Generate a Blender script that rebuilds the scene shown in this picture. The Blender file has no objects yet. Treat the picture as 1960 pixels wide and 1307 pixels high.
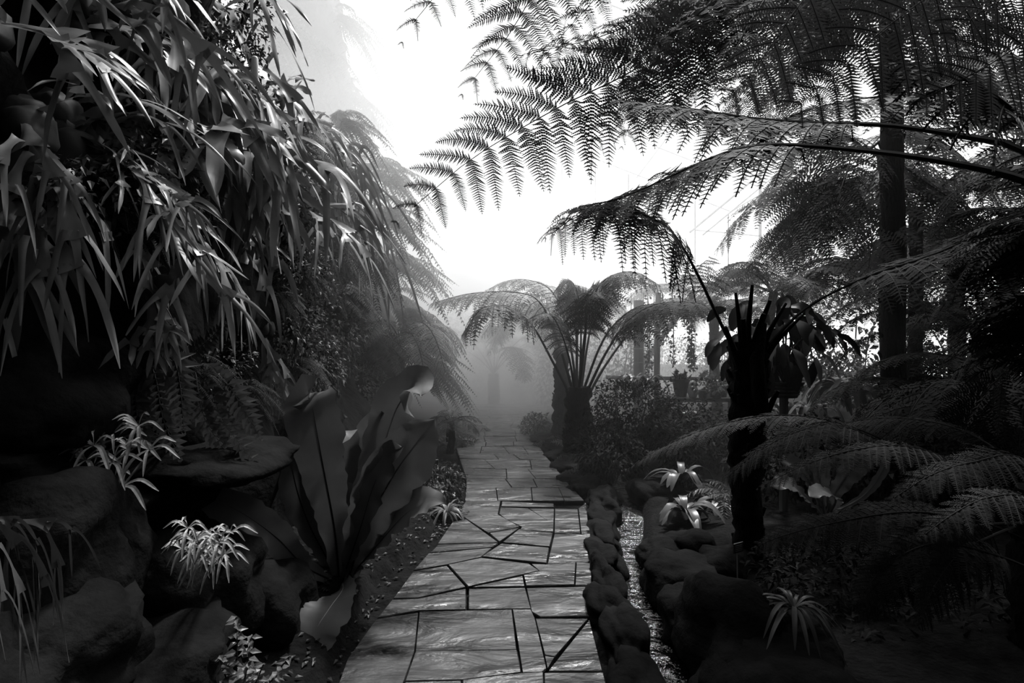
import bpy, bmesh, math, random
import numpy as np
from mathutils import Vector, noise

FPX, CX, CY, EYE = 1000.0, 980.0, 653.5, 1.5
SC = bpy.context.scene
COL = SC.collection

# ---------------------------------------------------------------- camera, sky, sun, exposure
cam_data = bpy.data.cameras.new('camera')
cam_data.sensor_width = 36.0
cam_data.lens = 36.0 * FPX / 1960.0
cam_data.clip_end = 200
cam_data.clip_start = 0.05
cam = bpy.data.objects.new('camera', cam_data)
COL.objects.link(cam)
cam.location = (0, 0, EYE)
cam.rotation_euler = (math.radians(90), 0, 0)
SC.camera = cam
SC.view_settings.view_transform = 'Standard'
SC.view_settings.look = 'None'
SC.view_settings.exposure = 0.0
SC.view_settings.gamma = 1.0
SC.view_settings.use_curve_mapping = False
SC.cycles.use_denoising = True
SC.cycles.use_adaptive_sampling = True
SC.cycles.adaptive_threshold = 0.02
SC.cycles.max_bounces = 6
SC.cycles.diffuse_bounces = 2
SC.cycles.glossy_bounces = 2
SC.cycles.transmission_bounces = 3
SC.cycles.transparent_max_bounces = 6
SC.cycles.volume_bounces = 3
SC.cycles.volume_step_rate = 1.0
SC.cycles.volume_max_steps = 64
SC.cycles.sample_clamp_indirect = 4.0
SC.cycles.caustics_reflective = False
SC.cycles.caustics_refractive = False

SKY_FRONT, SKY_BACK = 1.8, 0.04
w = bpy.data.worlds.new('overcast_sky')
SC.world = w
w.use_nodes = True
nt = w.node_tree
nt.nodes.clear()
out = nt.nodes.new('ShaderNodeOutputWorld')
bg = nt.nodes.new('ShaderNodeBackground')
tc = nt.nodes.new('ShaderNodeTexCoord')
dot = nt.nodes.new('ShaderNodeVectorMath'); dot.operation = 'DOT_PRODUCT'
dd = Vector((-0.10, 0.80, 0.60)).normalized()
dot.inputs[1].default_value = dd
mr = nt.nodes.new('ShaderNodeMapRange')
mr.interpolation_type = 'SMOOTHSTEP'
mr.inputs[1].default_value = -0.05
mr.inputs[2].default_value = 0.75
mr.inputs[3].default_value = SKY_BACK
mr.inputs[4].default_value = SKY_FRONT
nt.links.new(tc.outputs['Generated'], dot.inputs[0])
nt.links.new(dot.outputs['Value'], mr.inputs[0])
nt.links.new(mr.outputs[0], bg.inputs['Strength'])
bg.inputs['Color'].default_value = (1, 1, 1, 1)
nt.links.new(bg.outputs[0], out.inputs[0])
w.cycles.sampling_method = 'MANUAL'
w.cycles.sample_map_resolution = 256

sun_d = bpy.data.lights.new('sun', 'SUN')
sun_d.energy = 4.6
sun_d.angle = math.radians(7)
sun = bpy.data.objects.new('sun', sun_d)
COL.objects.link(sun)
sun.rotation_euler = (-Vector((0.20, 0.42, 0.88))).to_track_quat('-Z', 'Y').to_euler()


# ---------------------------------------------------------------- materials
def mat(name, col, rough=0.55, spec=0.4, noise_amt=0.35, scale=6.0, bump=0.0, bscale=30.0, trans=0.0, stretch=None, rough2=None):
    m = bpy.data.materials.new(name)
    m.use_nodes = True
    n = m.node_tree
    b = n.nodes['Principled BSDF']
    b.inputs['Roughness'].default_value = rough
    b.inputs['Specular IOR Level'].default_value = spec
    t = n.nodes.new('ShaderNodeTexCoord')
    src = t.outputs['Object']
    if stretch:
        mp = n.nodes.new('ShaderNodeMapping')
        mp.inputs['Scale'].default_value = stretch
        n.links.new(src, mp.inputs[0]); src = mp.outputs[0]
    nz = n.nodes.new('ShaderNodeTexNoise')
    nz.inputs['Scale'].default_value = scale
    nz.inputs['Detail'].default_value = 4
    n.links.new(src, nz.inputs['Vector'])
    r = n.nodes.new('ShaderNodeMapRange')
    r.inputs[1].default_value = 0.3; r.inputs[2].default_value = 0.7
    r.inputs[3].default_value = col * (1 - noise_amt); r.inputs[4].default_value = col * (1 + noise_amt)
    n.links.new(nz.outputs['Fac'], r.inputs[0])
    n.links.new(r.outputs[0], b.inputs['Base Color'])
    if rough2 is not None:
        r2 = n.nodes.new('ShaderNodeMapRange')
        r2.inputs[1].default_value = 0.35; r2.inputs[2].default_value = 0.65
        r2.inputs[3].default_value = rough; r2.inputs[4].default_value = rough2
        n.links.new(nz.outputs['Fac'], r2.inputs[0]); n.links.new(r2.outputs[0], b.inputs['Roughness'])
    if bump:
        nb = n.nodes.new('ShaderNodeTexNoise')
        nb.inputs['Scale'].default_value = bscale; nb.inputs['Detail'].default_value = 6
        n.links.new(src, nb.inputs['Vector'])
        bp = n.nodes.new('ShaderNodeBump')
        bp.inputs['Strength'].default_value = bump; bp.inputs['Distance'].default_value = 0.02
        n.links.new(nb.outputs['Fac'], bp.inputs['Height'])
        n.links.new(bp.outputs[0], b.inputs['Normal'])
    if trans:
        tr = n.nodes.new('ShaderNodeBsdfTranslucent')
        tr.inputs[0].default_value = (col * 1.3,) * 3 + (1,)
        mx = n.nodes.new('ShaderNodeMixShader')
        mx.inputs[0].default_value = trans
        n.links.new(b.outputs[0], mx.inputs[1]); n.links.new(tr.outputs[0], mx.inputs[2])
        n.links.new(mx.outputs[0], n.nodes['Material Output'].inputs[0])
    m.use_fake_user = False
    return m


M = dict(
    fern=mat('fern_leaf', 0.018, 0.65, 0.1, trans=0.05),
    big=mat('big_dark_leaf', 0.018, 0.45, 0.3),
    glossy=mat('glossy_leaf', 0.17, 0.33, 0.5, trans=.1),
    fern_mid=mat('fern_leaf_half_lit', 0.12, 0.55, 0.2, trans=0.22),  # same fern leaf, colour raised to stand for light on the fronds
    fern_lit=mat('fern_leaf_pale', 0.32, 0.5, 0.35, trans=0.25),  # same fern leaf again, glow of mist and sun put into its colour
    stag=mat('staghorn_leaf', 0.20, 0.36, 0.4, 0.5, 5.0, trans=0.10),
    nest=mat('birds_nest_leaf', 0.14, 0.36, 0.4, 0.3, 5.0, trans=0.14),
    midrib=mat('dark_midrib', 0.006, 0.5, 0.3),
    palerib=mat('pale_midrib', 0.3, 0.5, 0.3),
    stem=mat('dark_stem', 0.010, 0.6, 0.2),
    stem_mid=mat('stem', 0.05, 0.6, 0.25),
    bark=mat('fibrous_bark', 0.006, 0.95, 0.1, 0.5, 30, 1.0, 60, stretch=(1, 1, 0.25)),
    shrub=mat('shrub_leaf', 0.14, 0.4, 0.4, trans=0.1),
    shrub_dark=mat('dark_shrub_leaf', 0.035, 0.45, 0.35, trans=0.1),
    varieg=mat('variegated_leaf', 0.45, 0.5, 0.3, 0.3, 40),
    hosta=mat('broad_leaf', 0.085, 0.35, 0.45, 0.2),
    white=mat('white_petal', 0.75, 0.6, 0.3, 0.05),
    rock=mat('dark_rock', 0.009, 0.9, 0.08, 0.6, 5, 1.0, 14),
    soil=mat('dark_soil', 0.009, 0.95, 0.1, 0.6, 12, 1.0, 40),
    wood=mat('weathered_wood', 0.09, 0.7, 0.2, 0.4, 20, stretch=(1, 1, .1)),
    metal=mat('grey_metal', 0.2, 0.4, 0.5, 0.2),
    pale_metal=mat('pale_metal', 0.6, 0.4, 0.5, 0.1),
    pot=mat('dark_pot', 0.03, 0.6, 0.3, 0.2),
    ceramic=mat('white_ceramic', 0.7, 0.35, 0.5, 0.05),
    moss=mat('moss', 0.05, 0.95, 0.1, 0.6, 30, 1.0, 80),
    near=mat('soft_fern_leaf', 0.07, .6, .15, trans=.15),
    panel=mat('roof_frame_paint', 0.8, 0.5, 0.4, 0.05, trans=.5),
)


# ---------------------------------------------------------------- geometry helpers
def P(px, py, d):
    return np.array([(px - CX) / FPX * d, d, EYE - (py - CY) / FPX * d])


def PG(px, py, z=0.0):
    d = (EYE - z) * FPX / (py - CY)
    return np.array([(px - CX) / FPX * d, d, z])


def nrmz(a):
    a = np.asarray(a, float)
    return a / np.maximum(np.linalg.norm(a, axis=-1, keepdims=True), 1e-9)


def cr(ctrl, n):
    c = np.array(ctrl, float)
    if len(c) == 2:
        dense = c[0] + (c[1] - c[0]) * np.linspace(0, 1, 60)[:, None]
    else:
        c = np.vstack([2 * c[0] - c[1], c, 2 * c[-1] - c[-2]])
        t = np.linspace(0, 1, 16, endpoint=False)[:, None]
        seg = []
        for i in range(1, len(c) - 2):
            a, b, d, e = c[i - 1], c[i], c[i + 1], c[i + 2]
            seg.append(0.5 * (2 * b + (d - a) * t + (2 * a - 5 * b + 4 * d - e) * t**2 + (3 * b - a - 3 * d + e) * t**3))
        dense = np.vstack(seg + [c[-2][None]])
    s = np.r_[0, np.cumsum(np.linalg.norm(np.diff(dense, axis=0), axis=1))]
    u = np.linspace(0, s[-1], n)
    return np.stack([np.interp(u, s, dense[:, k]) for k in range(3)], 1)


def tang(c):
    return nrmz(np.gradient(c, axis=0))


class Geo:
    def __init__(s):
        s.v, s.f, s.m, s.n = [], [], [], 0

    def add(s, V, F, mi=0):
        V = np.asarray(V, float).reshape(-1, 3)
        F = np.asarray(F, int)
        s.v.append(V); s.f.append(F + s.n); s.m.append(np.full(len(F), mi)); s.n += len(V)

    def build(s, name, mats, parent=None, smooth=False, sub=None):
        if not isinstance(mats, (list, tuple)):
            mats = [mats]
        V = np.vstack(s.v)
        if parent is not None:
            base = parent
            off = np.zeros(3)
            while base is not None:
                off = off + np.array(base.location); base = base.parent
            V = V - off
        me = bpy.data.meshes.new(name)
        me.vertices.add(len(V)); me.vertices.foreach_set('co', V.astype(np.float32).ravel())
        loops = np.concatenate([f.ravel() for f in s.f])
        tot = np.concatenate([np.full(len(f), f.shape[1]) for f in s.f])
        start = np.r_[0, np.cumsum(tot)[:-1]]
        me.loops.add(len(loops)); me.loops.foreach_set('vertex_index', loops.astype(np.int32))
        me.polygons.add(len(tot)); me.polygons.foreach_set('loop_start', start.astype(np.int32))
        me.polygons.foreach_set('material_index', np.concatenate(s.m).astype(np.int32))
        me.polygons.foreach_set('use_smooth', np.full(len(tot), smooth))
        for m_ in mats:
            me.materials.append(m_)
        me.update(calc_edges=True)
        o = bpy.data.objects.new(name, me)
        COL.objects.link(o)
        if parent is not None:
            o.parent = parent
        return o


def tube(g, pts, rad, k=6, mi=0, cap=True):
    pts = np.asarray(pts, float); n = len(pts)
    rad = np.broadcast_to(np.asarray(rad, float), (n,))
    T = tang(pts)
    up = np.array([0, 0, 1.0]) if abs(T[:, 2]).mean() < 0.85 else np.array([1.0, 0, 0])
    A = nrmz(np.cross(T, up)); B = np.cross(T, A)
    a = np.arange(k) * 2 * math.pi / k
    V = pts[:, None] + rad[:, None, None] * (A[:, None] * np.cos(a)[None, :, None] + B[:, None] * np.sin(a)[None, :, None])
    i = np.arange(n - 1)[:, None] * k; j = np.arange(k)[None]; j2 = (j + 1) % k
    F = np.stack([i + j, i + j2, i + k + j2, i + k + j], -1).reshape(-1, 4)
    g.add(V, F, mi)
    if cap:
        g.add(V[0], [list(range(k))[::-1]], mi); g.add(V[-1], [list(range(k))], mi)


def box(g, c, s, mi=0, rz=0.0):
    c = np.array(c, float); h = np.array(s, float) / 2
    v = np.array([[x, y, z] for x in (-1, 1) for y in (-1, 1) for z in (-1, 1)], float) * h
    if rz:
        q = np.array([[math.cos(rz), -math.sin(rz), 0], [math.sin(rz), math.cos(rz), 0], [0, 0, 1]])
        v = v @ q.T
    g.add(v + c, [[0, 1, 3, 2], [4, 6, 7, 5], [0, 4, 5, 1], [2, 3, 7, 6], [0, 2, 6, 4], [1, 5, 7, 3]], mi)


def lathe(g, c, prof, k=20, mi=0):
    a = np.arange(k) * 2 * math.pi / k
    pr = np.array(prof, float)
    V = np.stack([pr[:, 0][:, None] * np.cos(a), pr[:, 0][:, None] * np.sin(a), np.repeat(pr[:, 1][:, None], k, 1)], -1) + np.array(c)
    n = len(pr)
    i = np.arange(n - 1)[:, None] * k; j = np.arange(k)[None]; j2 = (j + 1) % k
    g.add(V, np.stack([i + j, i + j2, i + k + j2, i + k + j], -1).reshape(-1, 4), mi)


def ribbon(g, ctrl, wid, nrm=(0, 0, 1), prof=None, seg=22, cross=5, fold=0.12, wave=0.0, wf=6, mi=0, seed=0, rag=0.0, twist=0.0):
    rng = np.random.default_rng(seed)
    C = cr(ctrl, seg) if len(ctrl) != seg else np.array(ctrl)
    T = tang(C); t = np.linspace(0, 1, seg)
    S = nrmz(np.cross(T, np.array(nrm, float))); N = np.cross(S, T)
    if twist:
        a = twist * t[:, None]
        S, N = S * np.cos(a) + N * np.sin(a), N * np.cos(a) - S * np.sin(a)
    if prof is None:
        prof = lambda x: np.sin(math.pi * np.clip(x * .93 + .05, 0, 1)) ** .7
    w_ = wid * prof(t)
    c = np.linspace(-1, 1, cross)
    ph = rng.uniform(0, 6.28, 2)
    V = np.zeros((seg, cross, 3))
    for j, cc in enumerate(c):
        p_ = ph[0] if cc < 0 else ph[1]
        r_ = 1 + rag * rng.uniform(-1, 1, seg) * abs(cc)
        z = abs(cc) * fold * w_ + wave * wid * np.sin(wf * 6.283 * t + p_) * cc * cc + wave * .4 * wid * np.sin(wf * 2.3 * 6.283 * t + p_) * cc * cc
        V[:, j] = C + S * (cc * w_ * r_)[:, None] + N * z[:, None]
    i = np.arange(seg - 1)[:, None] * cross; j = np.arange(cross - 1)[None]
    g.add(V, np.stack([i + j, i + j + 1, i + cross + j + 1, i + cross + j], -1).reshape(-1, 4), mi)
    return C


def comb(k):
    """a pinnule: one solid blade with a row of blunt lobes along either edge"""
    x = np.linspace(0, 1, k + 1)
    V, F = [(v, 0.0) for v in x], []
    for i in range(k):
        h = 0.5 * (1 - 0.8 * (i / k) ** 1.6); h2 = 0.5 * (1 - 0.8 * ((i + .8) / k) ** 1.6)
        for s_ in (1, -1):
            V += [(x[i] + x[1] * .30, s_ * h), (x[i + 1] + x[1] * .12, s_ * h2)]
            q = len(V)
            F.append((i, i + 1, q - 1, q - 2) if s_ > 0 else (i + 1, i, q - 2, q - 1))
    return np.array(V), np.array(F)


TPL = {3: comb(6), 2: comb(3), 1: (np.array([(0, 0), (.25, .5), (1, 0), (.25, -.5)]), np.array([[0, 1, 2, 3]]))}


def prof_frond(u):
    return np.minimum(1, .6 + 2.2 * u) * (1 - u ** 2.6) ** .75 + .06


def frond(g, ctrl, bare=.2, n=24, plen=.4, nrm=(0, 0, 1), droop=.3, m=18, pw=.17, lod=2, rr=.008, ang=(5, 50), seed=0, jit=.08,
          ribs=True, gr=None, lift=0.0, wk=1.0, sides=(1, -1)):
    """gr: geometry for the rachis; else mat index 1 of g."""
    rng = np.random.default_rng(seed)
    C = cr(ctrl, 90); L0 = np.linalg.norm(np.diff(C, axis=0), axis=1).sum()
    TT = tang(C)
    u = np.linspace(0, 1, n) ** .92
    x = bare + (1 - bare) * u
    idx = x * 89
    O = np.stack([np.interp(idx, np.arange(90), C[:, k]) for k in range(3)], 1)
    T = nrmz(np.stack([np.interp(idx, np.arange(90), TT[:, k]) for k in range(3)], 1))
    NR = np.array(nrm, float)
    S = nrmz(np.cross(T, NR)); N = np.cross(S, T)
    G_ = np.array([0, 0, -1.0])
    mi_r = 0 if gr is not None else 1
    gg = gr if gr is not None else g
    rad = rr * (1 - .85 * np.linspace(0, 1, 90))
    tube(gg, C[::3], rad[::3], 6, mi_r)
    TX, TF = TPL.get(lod, TPL[1])
    for side in sides:
        a = np.radians(ang[0] + (ang[1] - ang[0]) * u + rng.normal(0, 5, n))
        d = nrmz(np.cos(a)[:, None] * S * side + np.sin(a)[:, None] * T + N * (lift + rng.normal(0, jit, n))[:, None])
        L = plen * prof_frond(u) * (1 + rng.normal(0, .06, n))
        dr = droop * (1 + rng.normal(0, .25, n))
        t = np.linspace(.03, 1, m)
        pts = O[:, None] + L[:, None, None] * (d[:, None] * t[None, :, None] * (1 - .25 * np.abs(dr)[:, None, None] * t[None, :, None]) + G_ * dr[:, None, None] * (t ** 2)[None, :, None])
        tp = nrmz(d[:, None] * np.ones((1, m, 1)) + 2 * G_ * dr[:, None, None] * t[None, :, None])
        s2 = T[:, None] - (T[:, None] * tp).sum(-1, keepdims=True) * tp
        s2 = nrmz(s2); n2 = np.cross(tp, s2)
        pl = L[:, None] * pw * np.minimum(1, .5 + 3 * t)[None] * (1 - t[None] ** 2.2) ** .75 + .004
        wid = (L / m * wk)[:, None] * np.ones((1, m)) * (1 - .5 * t[None])
        if lod == 0:
            for sg in (1, -1):
                e = nrmz(sg * s2 + tp * .45)
                tip = pts + e * pl[..., None]
                A = pts[:, :-1].reshape(-1, 3); B = pts[:, 1:].reshape(-1, 3); D = tip[:, :-1].reshape(-1, 3)
                q = len(A); r = np.arange(q)
                g.add(np.vstack([A, B, D]), np.stack([r, r + q, r + 2 * q], 1) if sg > 0 else np.stack([r + q, r, r + 2 * q], 1), 0)
        else:
            for sg in (1, -1):
                b = np.radians(22 + rng.normal(0, 4, (n, m)))[..., None]
                e = nrmz(sg * s2 * np.cos(b) + tp * np.sin(b) + G_ * .12 + n2 * rng.normal(0, .12, (n, m))[..., None])
                w_ = nrmz(np.cross(n2, e)) * sg
                V = pts[:, :, None] + e[:, :, None] * (pl[..., None, None] * TX[None, None, :, 0:1]) + w_[:, :, None] * (wid[..., None, None] * TX[None, None, :, 1:2])
                K = len(TX); q = n * m
                F = (TF[None] + (np.arange(q) * K)[:, None, None]).reshape(-1, TF.shape[1])
                g.add(V, F, 0)
        if ribs:
            for i in range(n):
                st = max(1, m // 6)
                tube(gg, np.vstack([O[i], pts[i, ::st], pts[i, -1]]), rr * .22 * (1 - .7 * u[i]) + .0006, 3, mi_r, cap=False)


LEAF = (np.array([(0, 0, 0), (.35, -.5, .12), (.45, 0, 0), (.35, .5, .12), (1, 0, -.12)]), np.array([(0, 2, 1), (1, 2, 4), (0, 3, 2), (2, 3, 4)]))


def leaves(g, pos, dirs, nrm, L, W, mi=0):
    pos = np.asarray(pos, float); q = len(pos)
    e = nrmz(dirs); s_ = nrmz(np.cross(nrm, e)); n_ = np.cross(e, s_)
    L = np.broadcast_to(np.asarray(L, float), (q,)); W = np.broadcast_to(np.asarray(W, float), (q,))
    T_, F_ = LEAF
    V = pos[:, None] + e[:, None] * (L[:, None, None] * T_[None, :, 0:1]) + s_[:, None] * (W[:, None, None] * T_[None, :, 1:2]) + n_[:, None] * (L[:, None, None] * T_[None, :, 2:3])
    g.add(V, (F_[None] + (np.arange(q) * 5)[:, None, None]).reshape(-1, 3), mi)


def rock_geo(c, s, seed=0, sub=4, amp=.28, f=1.3):
    bm = bmesh.new()
    bmesh.ops.create_icosphere(bm, subdivisions=sub, radius=1)
    V = np.array([v.co[:] for v in bm.verts]); F = np.array([[v.index for v in f_.verts] for f_ in bm.faces])
    bm.free()
    out_ = []
    for v in V:
        q = Vector(v) * f + Vector((seed * 7.3, seed * 3.1, seed * 1.7))
        k = 1 + amp * noise.noise(q) * 1.6 + amp * .5 * noise.noise(q * 2.7) + amp * .18 * noise.noise(q * 7)
        out_.append(v * k)
    V = np.array(out_)
    V = np.sign(V) * np.abs(V) ** .85
    g = Geo(); g.add(V * np.array(s) + np.array(c), F)
    return g


# ---------------------------------------------------------------- things
def tag(o, label, cat, group=None, kind=None):
    if label: o['label'] = label
    if cat: o['category'] = cat
    if group: o['group'] = group
    if kind: o['kind'] = kind
    return o


def thing(name, label, cat, loc, group=None):
    o = bpy.data.objects.new(name, None)
    o.empty_display_size = .1
    COL.objects.link(o)
    o.location = Vector([float(v) for v in loc])
    return tag(o, label, cat, group)


def copy_thing(src, loc, rz, label, s=1.0, group=None):
    r = src.copy(); COL.objects.link(r)
    r.location = Vector([float(v) for v in loc]); r.rotation_euler = (0, 0, rz); r.scale = (s, s, s)
    if label: r['label'] = label
    if group: r['group'] = group
    for ch in list(src.children):
        c = ch.copy(); COL.objects.link(c); c.parent = r
        for k in list(ch.children):
            d = k.copy(); COL.objects.link(d); d.parent = c
    return r


def add_frond(root, ctrl, material='fern', stem='stem', split=True, **kw):
    g = Geo()
    if split:
        gr = Geo()
        frond(g, ctrl, gr=gr, **kw)
        o = g.build('frond', M[material], root)
        gr.build('rachis', M[stem], o)
    else:
        frond(g, ctrl, **kw)
        o = g.build('frond', [M[material], M[stem]], root)
    return o


def trunk_geo(base, top, r0, r1, seed=0, k=14, seg=26, knob=.12):
    rng = np.random.default_rng(seed)
    base = np.array(base, float); top = np.array(top, float)
    g = Geo()
    t = np.linspace(0, 1, seg)
    pts = base + (top - base) * t[:, None] + np.stack([np.sin(t * 5 + seed) * .02, np.cos(t * 4 + seed) * .02, 0 * t], 1) * np.sin(t * math.pi)[:, None]
    a = np.arange(k) * 2 * math.pi / k
    r = (r0 + (r1 - r0) * t)[:, None] * (1 + rng.uniform(-knob, knob, (seg, k)))
    V = pts[:, None] + np.stack([r * np.cos(a), r * np.sin(a), 0 * r], -1)
    i = np.arange(seg - 1)[:, None] * k; j = np.arange(k)[None]; j2 = (j + 1) % k
    g.add(V, np.stack([i + j, i + j2, i + k + j2, i + k + j], -1).reshape(-1, 4))
    g.add(V[-1], [list(range(k))])
    g.add(V[0], [list(range(k))[::-1]])
    # stubs of old stalks
    for q in range(int(seg * 2.2)):
        h = rng.uniform(.1, 1); p = base + (top - base) * h
        an = rng.uniform(0, 6.28); rr_ = (r0 + (r1 - r0) * h)
        d = np.array([math.cos(an), math.sin(an), .0])
        o = p + d * rr_ * .85
        tube(g, [o, o + d * rr_ * .25 + np.array([0, 0, .05])], [.018, .010], 5)
    return g


def auto_fronds(root, crown, nf, L, rise=.35, sag=.75, material='fern', lod=1, n=20, m=12, plen=.4, seed=0, az=None, bare=.25, split=False, rr=.01, droop=.35, stem='stem', pw=.25, **kw):
    rng = np.random.default_rng(seed)
    crown = np.array(crown, float)
    for i in range(nf):
        a = (2 * math.pi * i / nf + rng.normal(0, .2)) if az is None else math.radians(rng.uniform(*az))
        l = L * rng.uniform(.85, 1.1)
        ri = rise * rng.uniform(.6, 1.4); sg = sag * rng.uniform(.7, 1.2)
        d = np.array([math.cos(a), math.sin(a), 0])
        t = np.linspace(0, 1, 6)
        c = crown + d * (l * (t - .12 * t ** 3))[:, None] + np.array([0, 0, 1.0]) * (l * (ri * 2 * t - (ri + sg * .9) * t ** 2.2))[:, None]
        add_frond(root, c, material, stem, split=split, bare=bare, n=n, m=m, plen=plen * l / L, lod=lod, seed=seed * 50 + i, rr=rr, droop=droop, pw=pw, **kw)


def tree_fern(label, base, crown, r0=.12, r1=.08, group=None, seed=0, name='tree_fern'):
    t = thing(name, label, 'tree fern', base, group)
    trunk_geo(base, crown, r0, r1, seed).build('trunk', M['bark'], t, smooth=True)
    return t


def pinnate(g, ctrl, n=22, plen=.09, pwid=.022, nrm=(0, 0, 1), droop=.3, taper=None, seed=0, rr=.003, bare=.1, mi=0, mr=1, ang=15, serr=False):
    """once-pinnate frond: leaflets are simple blades"""
    rng = np.random.default_rng(seed)
    C = cr(ctrl, 50); TT = tang(C)
    u = np.linspace(0, 1, n); x = (bare + (1 - bare) * u) * 49
    O = np.stack([np.interp(x, np.arange(50), C[:, k]) for k in range(3)], 1)
    T = nrmz(np.stack([np.interp(x, np.arange(50), TT[:, k]) for k in range(3)], 1))
    S = nrmz(np.cross(T, np.array(nrm, float)))
    N = np.cross(S, T)
    Lp = plen * (np.minimum(1, .6 + 1.5 * u) * (1 - u ** 2.5) ** .8 + .12)
    for sd in (1, -1):
        d = nrmz(S * sd + T * math.tan(math.radians(ang)) + N * rng.normal(0, .15, n)[:, None] + np.array([0, 0, -droop]))
        nn = nrmz(N + rng.normal(0, .15, (n, 3)))
        leaves(g, O, d, nn, Lp * (1 + rng.normal(0, .08, n)), pwid * (.5 + .5 * Lp / plen), mi)
    tube(g, C[::4], rr * (1 - .8 * np.linspace(0, 1, len(C[::4]))), 4, mr, cap=False)


def arch(o, d, L, rise, sag, k=6):
    t = np.linspace(0, 1, k)
    d = nrmz(d); o = np.array(o, float)
    return o + d * (L * t)[:, None] + np.array([0, 0, 1.0]) * (L * (rise * t - (rise + sag) * t ** 2))[:, None]


def small_fern(name, label, cat, o, nf=12, L=.5, plen=.08, pwid=.02, mat_='fern_mid', seed=0, d0=None, spread=1.0, rise=.6, sag=.6, n=20, group=None, droop=.3):
    """rosette of once-pinnate fronds; d0 = main outward direction (plants on the rock face)"""
    rng = np.random.default_rng(seed)
    t = thing(name, label, cat, o, group)
    for i in range(nf):
        a = 2 * math.pi * i / nf + rng.normal(0, .25)
        d = np.array([math.cos(a), math.sin(a), 0.0]) * spread
        if d0 is not None:
            d = nrmz(np.array(d0, float) + rng.normal(0, .55, 3) * spread)
            d[2] *= .5
        l = L * rng.uniform(.7, 1.15)
        g = Geo()
        pinnate(g, arch(np.array(o) + rng.normal(0, .03, 3), d, l, rise * rng.uniform(.3, 1.3), sag * rng.uniform(.6, 1.4)), n=n, plen=plen, pwid=pwid, seed=seed * 31 + i, droop=droop)
        g.build('frond', [M[mat_], M['stem_mid']], t)
    return t


def staghorn_frond(g, o, d, L, W, nrm, rng, depth=0, maxd=2, grav=.5):
    """a strap that widens into a web and forks again and again"""
    d = nrmz(d); seg = 9
    l = L * (.45, .26, .34, .25)[depth] * (1.1 if depth == maxd else 1)
    t = np.linspace(0, 1, seg)
    cv = rng.normal(0, .12)
    S0 = nrmz(np.cross(d, nrm))
    pts = np.array(o)[None] + d[None] * (l * t)[:, None] + np.array([0, 0, -1.0]) * (l * grav * (.30 + .25 * depth) * t ** 2)[:, None] + S0 * (cv * l * t ** 2)[:, None]
    T = tang(pts); e = T[-1]
    S = nrmz(np.cross(e, nrm)); N = np.cross(S, e)
    if depth == 0: prof = lambda x: .30 + .35 * x + 1.1 * np.clip((x - .55) / .45, 0, 1) ** 1.6
    elif depth < maxd: prof = lambda x: .95 - .35 * np.sin(np.pi * np.clip(x * 1.2, 0, 1)) + .75 * np.clip((x - .6) / .4, 0, 1) ** 1.6
    else: prof = lambda x: (1 - .35 * np.sin(np.pi * np.clip(x * 1.4, 0, 1))) * (1 - x ** 2.2) ** .8 + .05
    ribbon(g, pts, W, nrm, prof, seg=seg, cross=5, fold=.35 * rng.uniform(-1, 1), wave=.16, wf=1, seed=int(rng.integers(1e6)), twist=rng.normal(0, .35))
    if depth < maxd:
        k = 2 if rng.random() < .6 else 3
        sp = np.linspace(-1, 1, k) * math.radians(rng.uniform(20, 36))
        for a in sp:
            dd_ = e * math.cos(a) + S * math.sin(a) + N * rng.normal(0, .2)
            oo = pts[-2] + S * math.sin(a) * W * 1.5
            staghorn_frond(g, oo, dd_, L * rng.uniform(.7, 1.2), W * rng.uniform(.55, .75), nrm, rng, depth + 1, maxd, grav)


def staghorn(label, o, d0, nf=8, L=.7, W=.05, seed=0, maxd=2, grav=.5, spread=.6, group='staghorn ferns hanging on the rock wall', material='stag', shield=True, lo=-.2):
    rng = np.random.default_rng(seed)
    o = np.array(o, float)
    t = thing('staghorn_fern', label, 'fern', o, group)
    d0 = nrmz(d0)
    if shield:
        for k in range(2):
            g = rock_geo(o - d0 * .05 + rng.normal(0, .03, 3), (.11 * L / .7, .11 * L / .7, .13 * L / .7), seed + k, 3, .25)
            g.build('shield_frond', M['stem_mid'], t, smooth=True)
    for i in range(nf):
        d = nrmz(d0 + rng.normal(0, spread, 3) + np.array([0, 0, .15]))
        g = Geo()
        side = nrmz(np.cross(d, [0, 0, 1])); nr = nrmz(np.cross(side, d) * .5 + np.array([.1, -.6, .2]) + rng.normal(0, .35, 3))
        staghorn_frond(g, o + d * .05, d, L * rng.uniform(.75, 1.25), W * rng.uniform(.7, 1.2), nr, rng, 0, maxd, grav * rng.uniform(.6, 1.6))
        g.build('frond', M[material], t, smooth=True)
    return t


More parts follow.
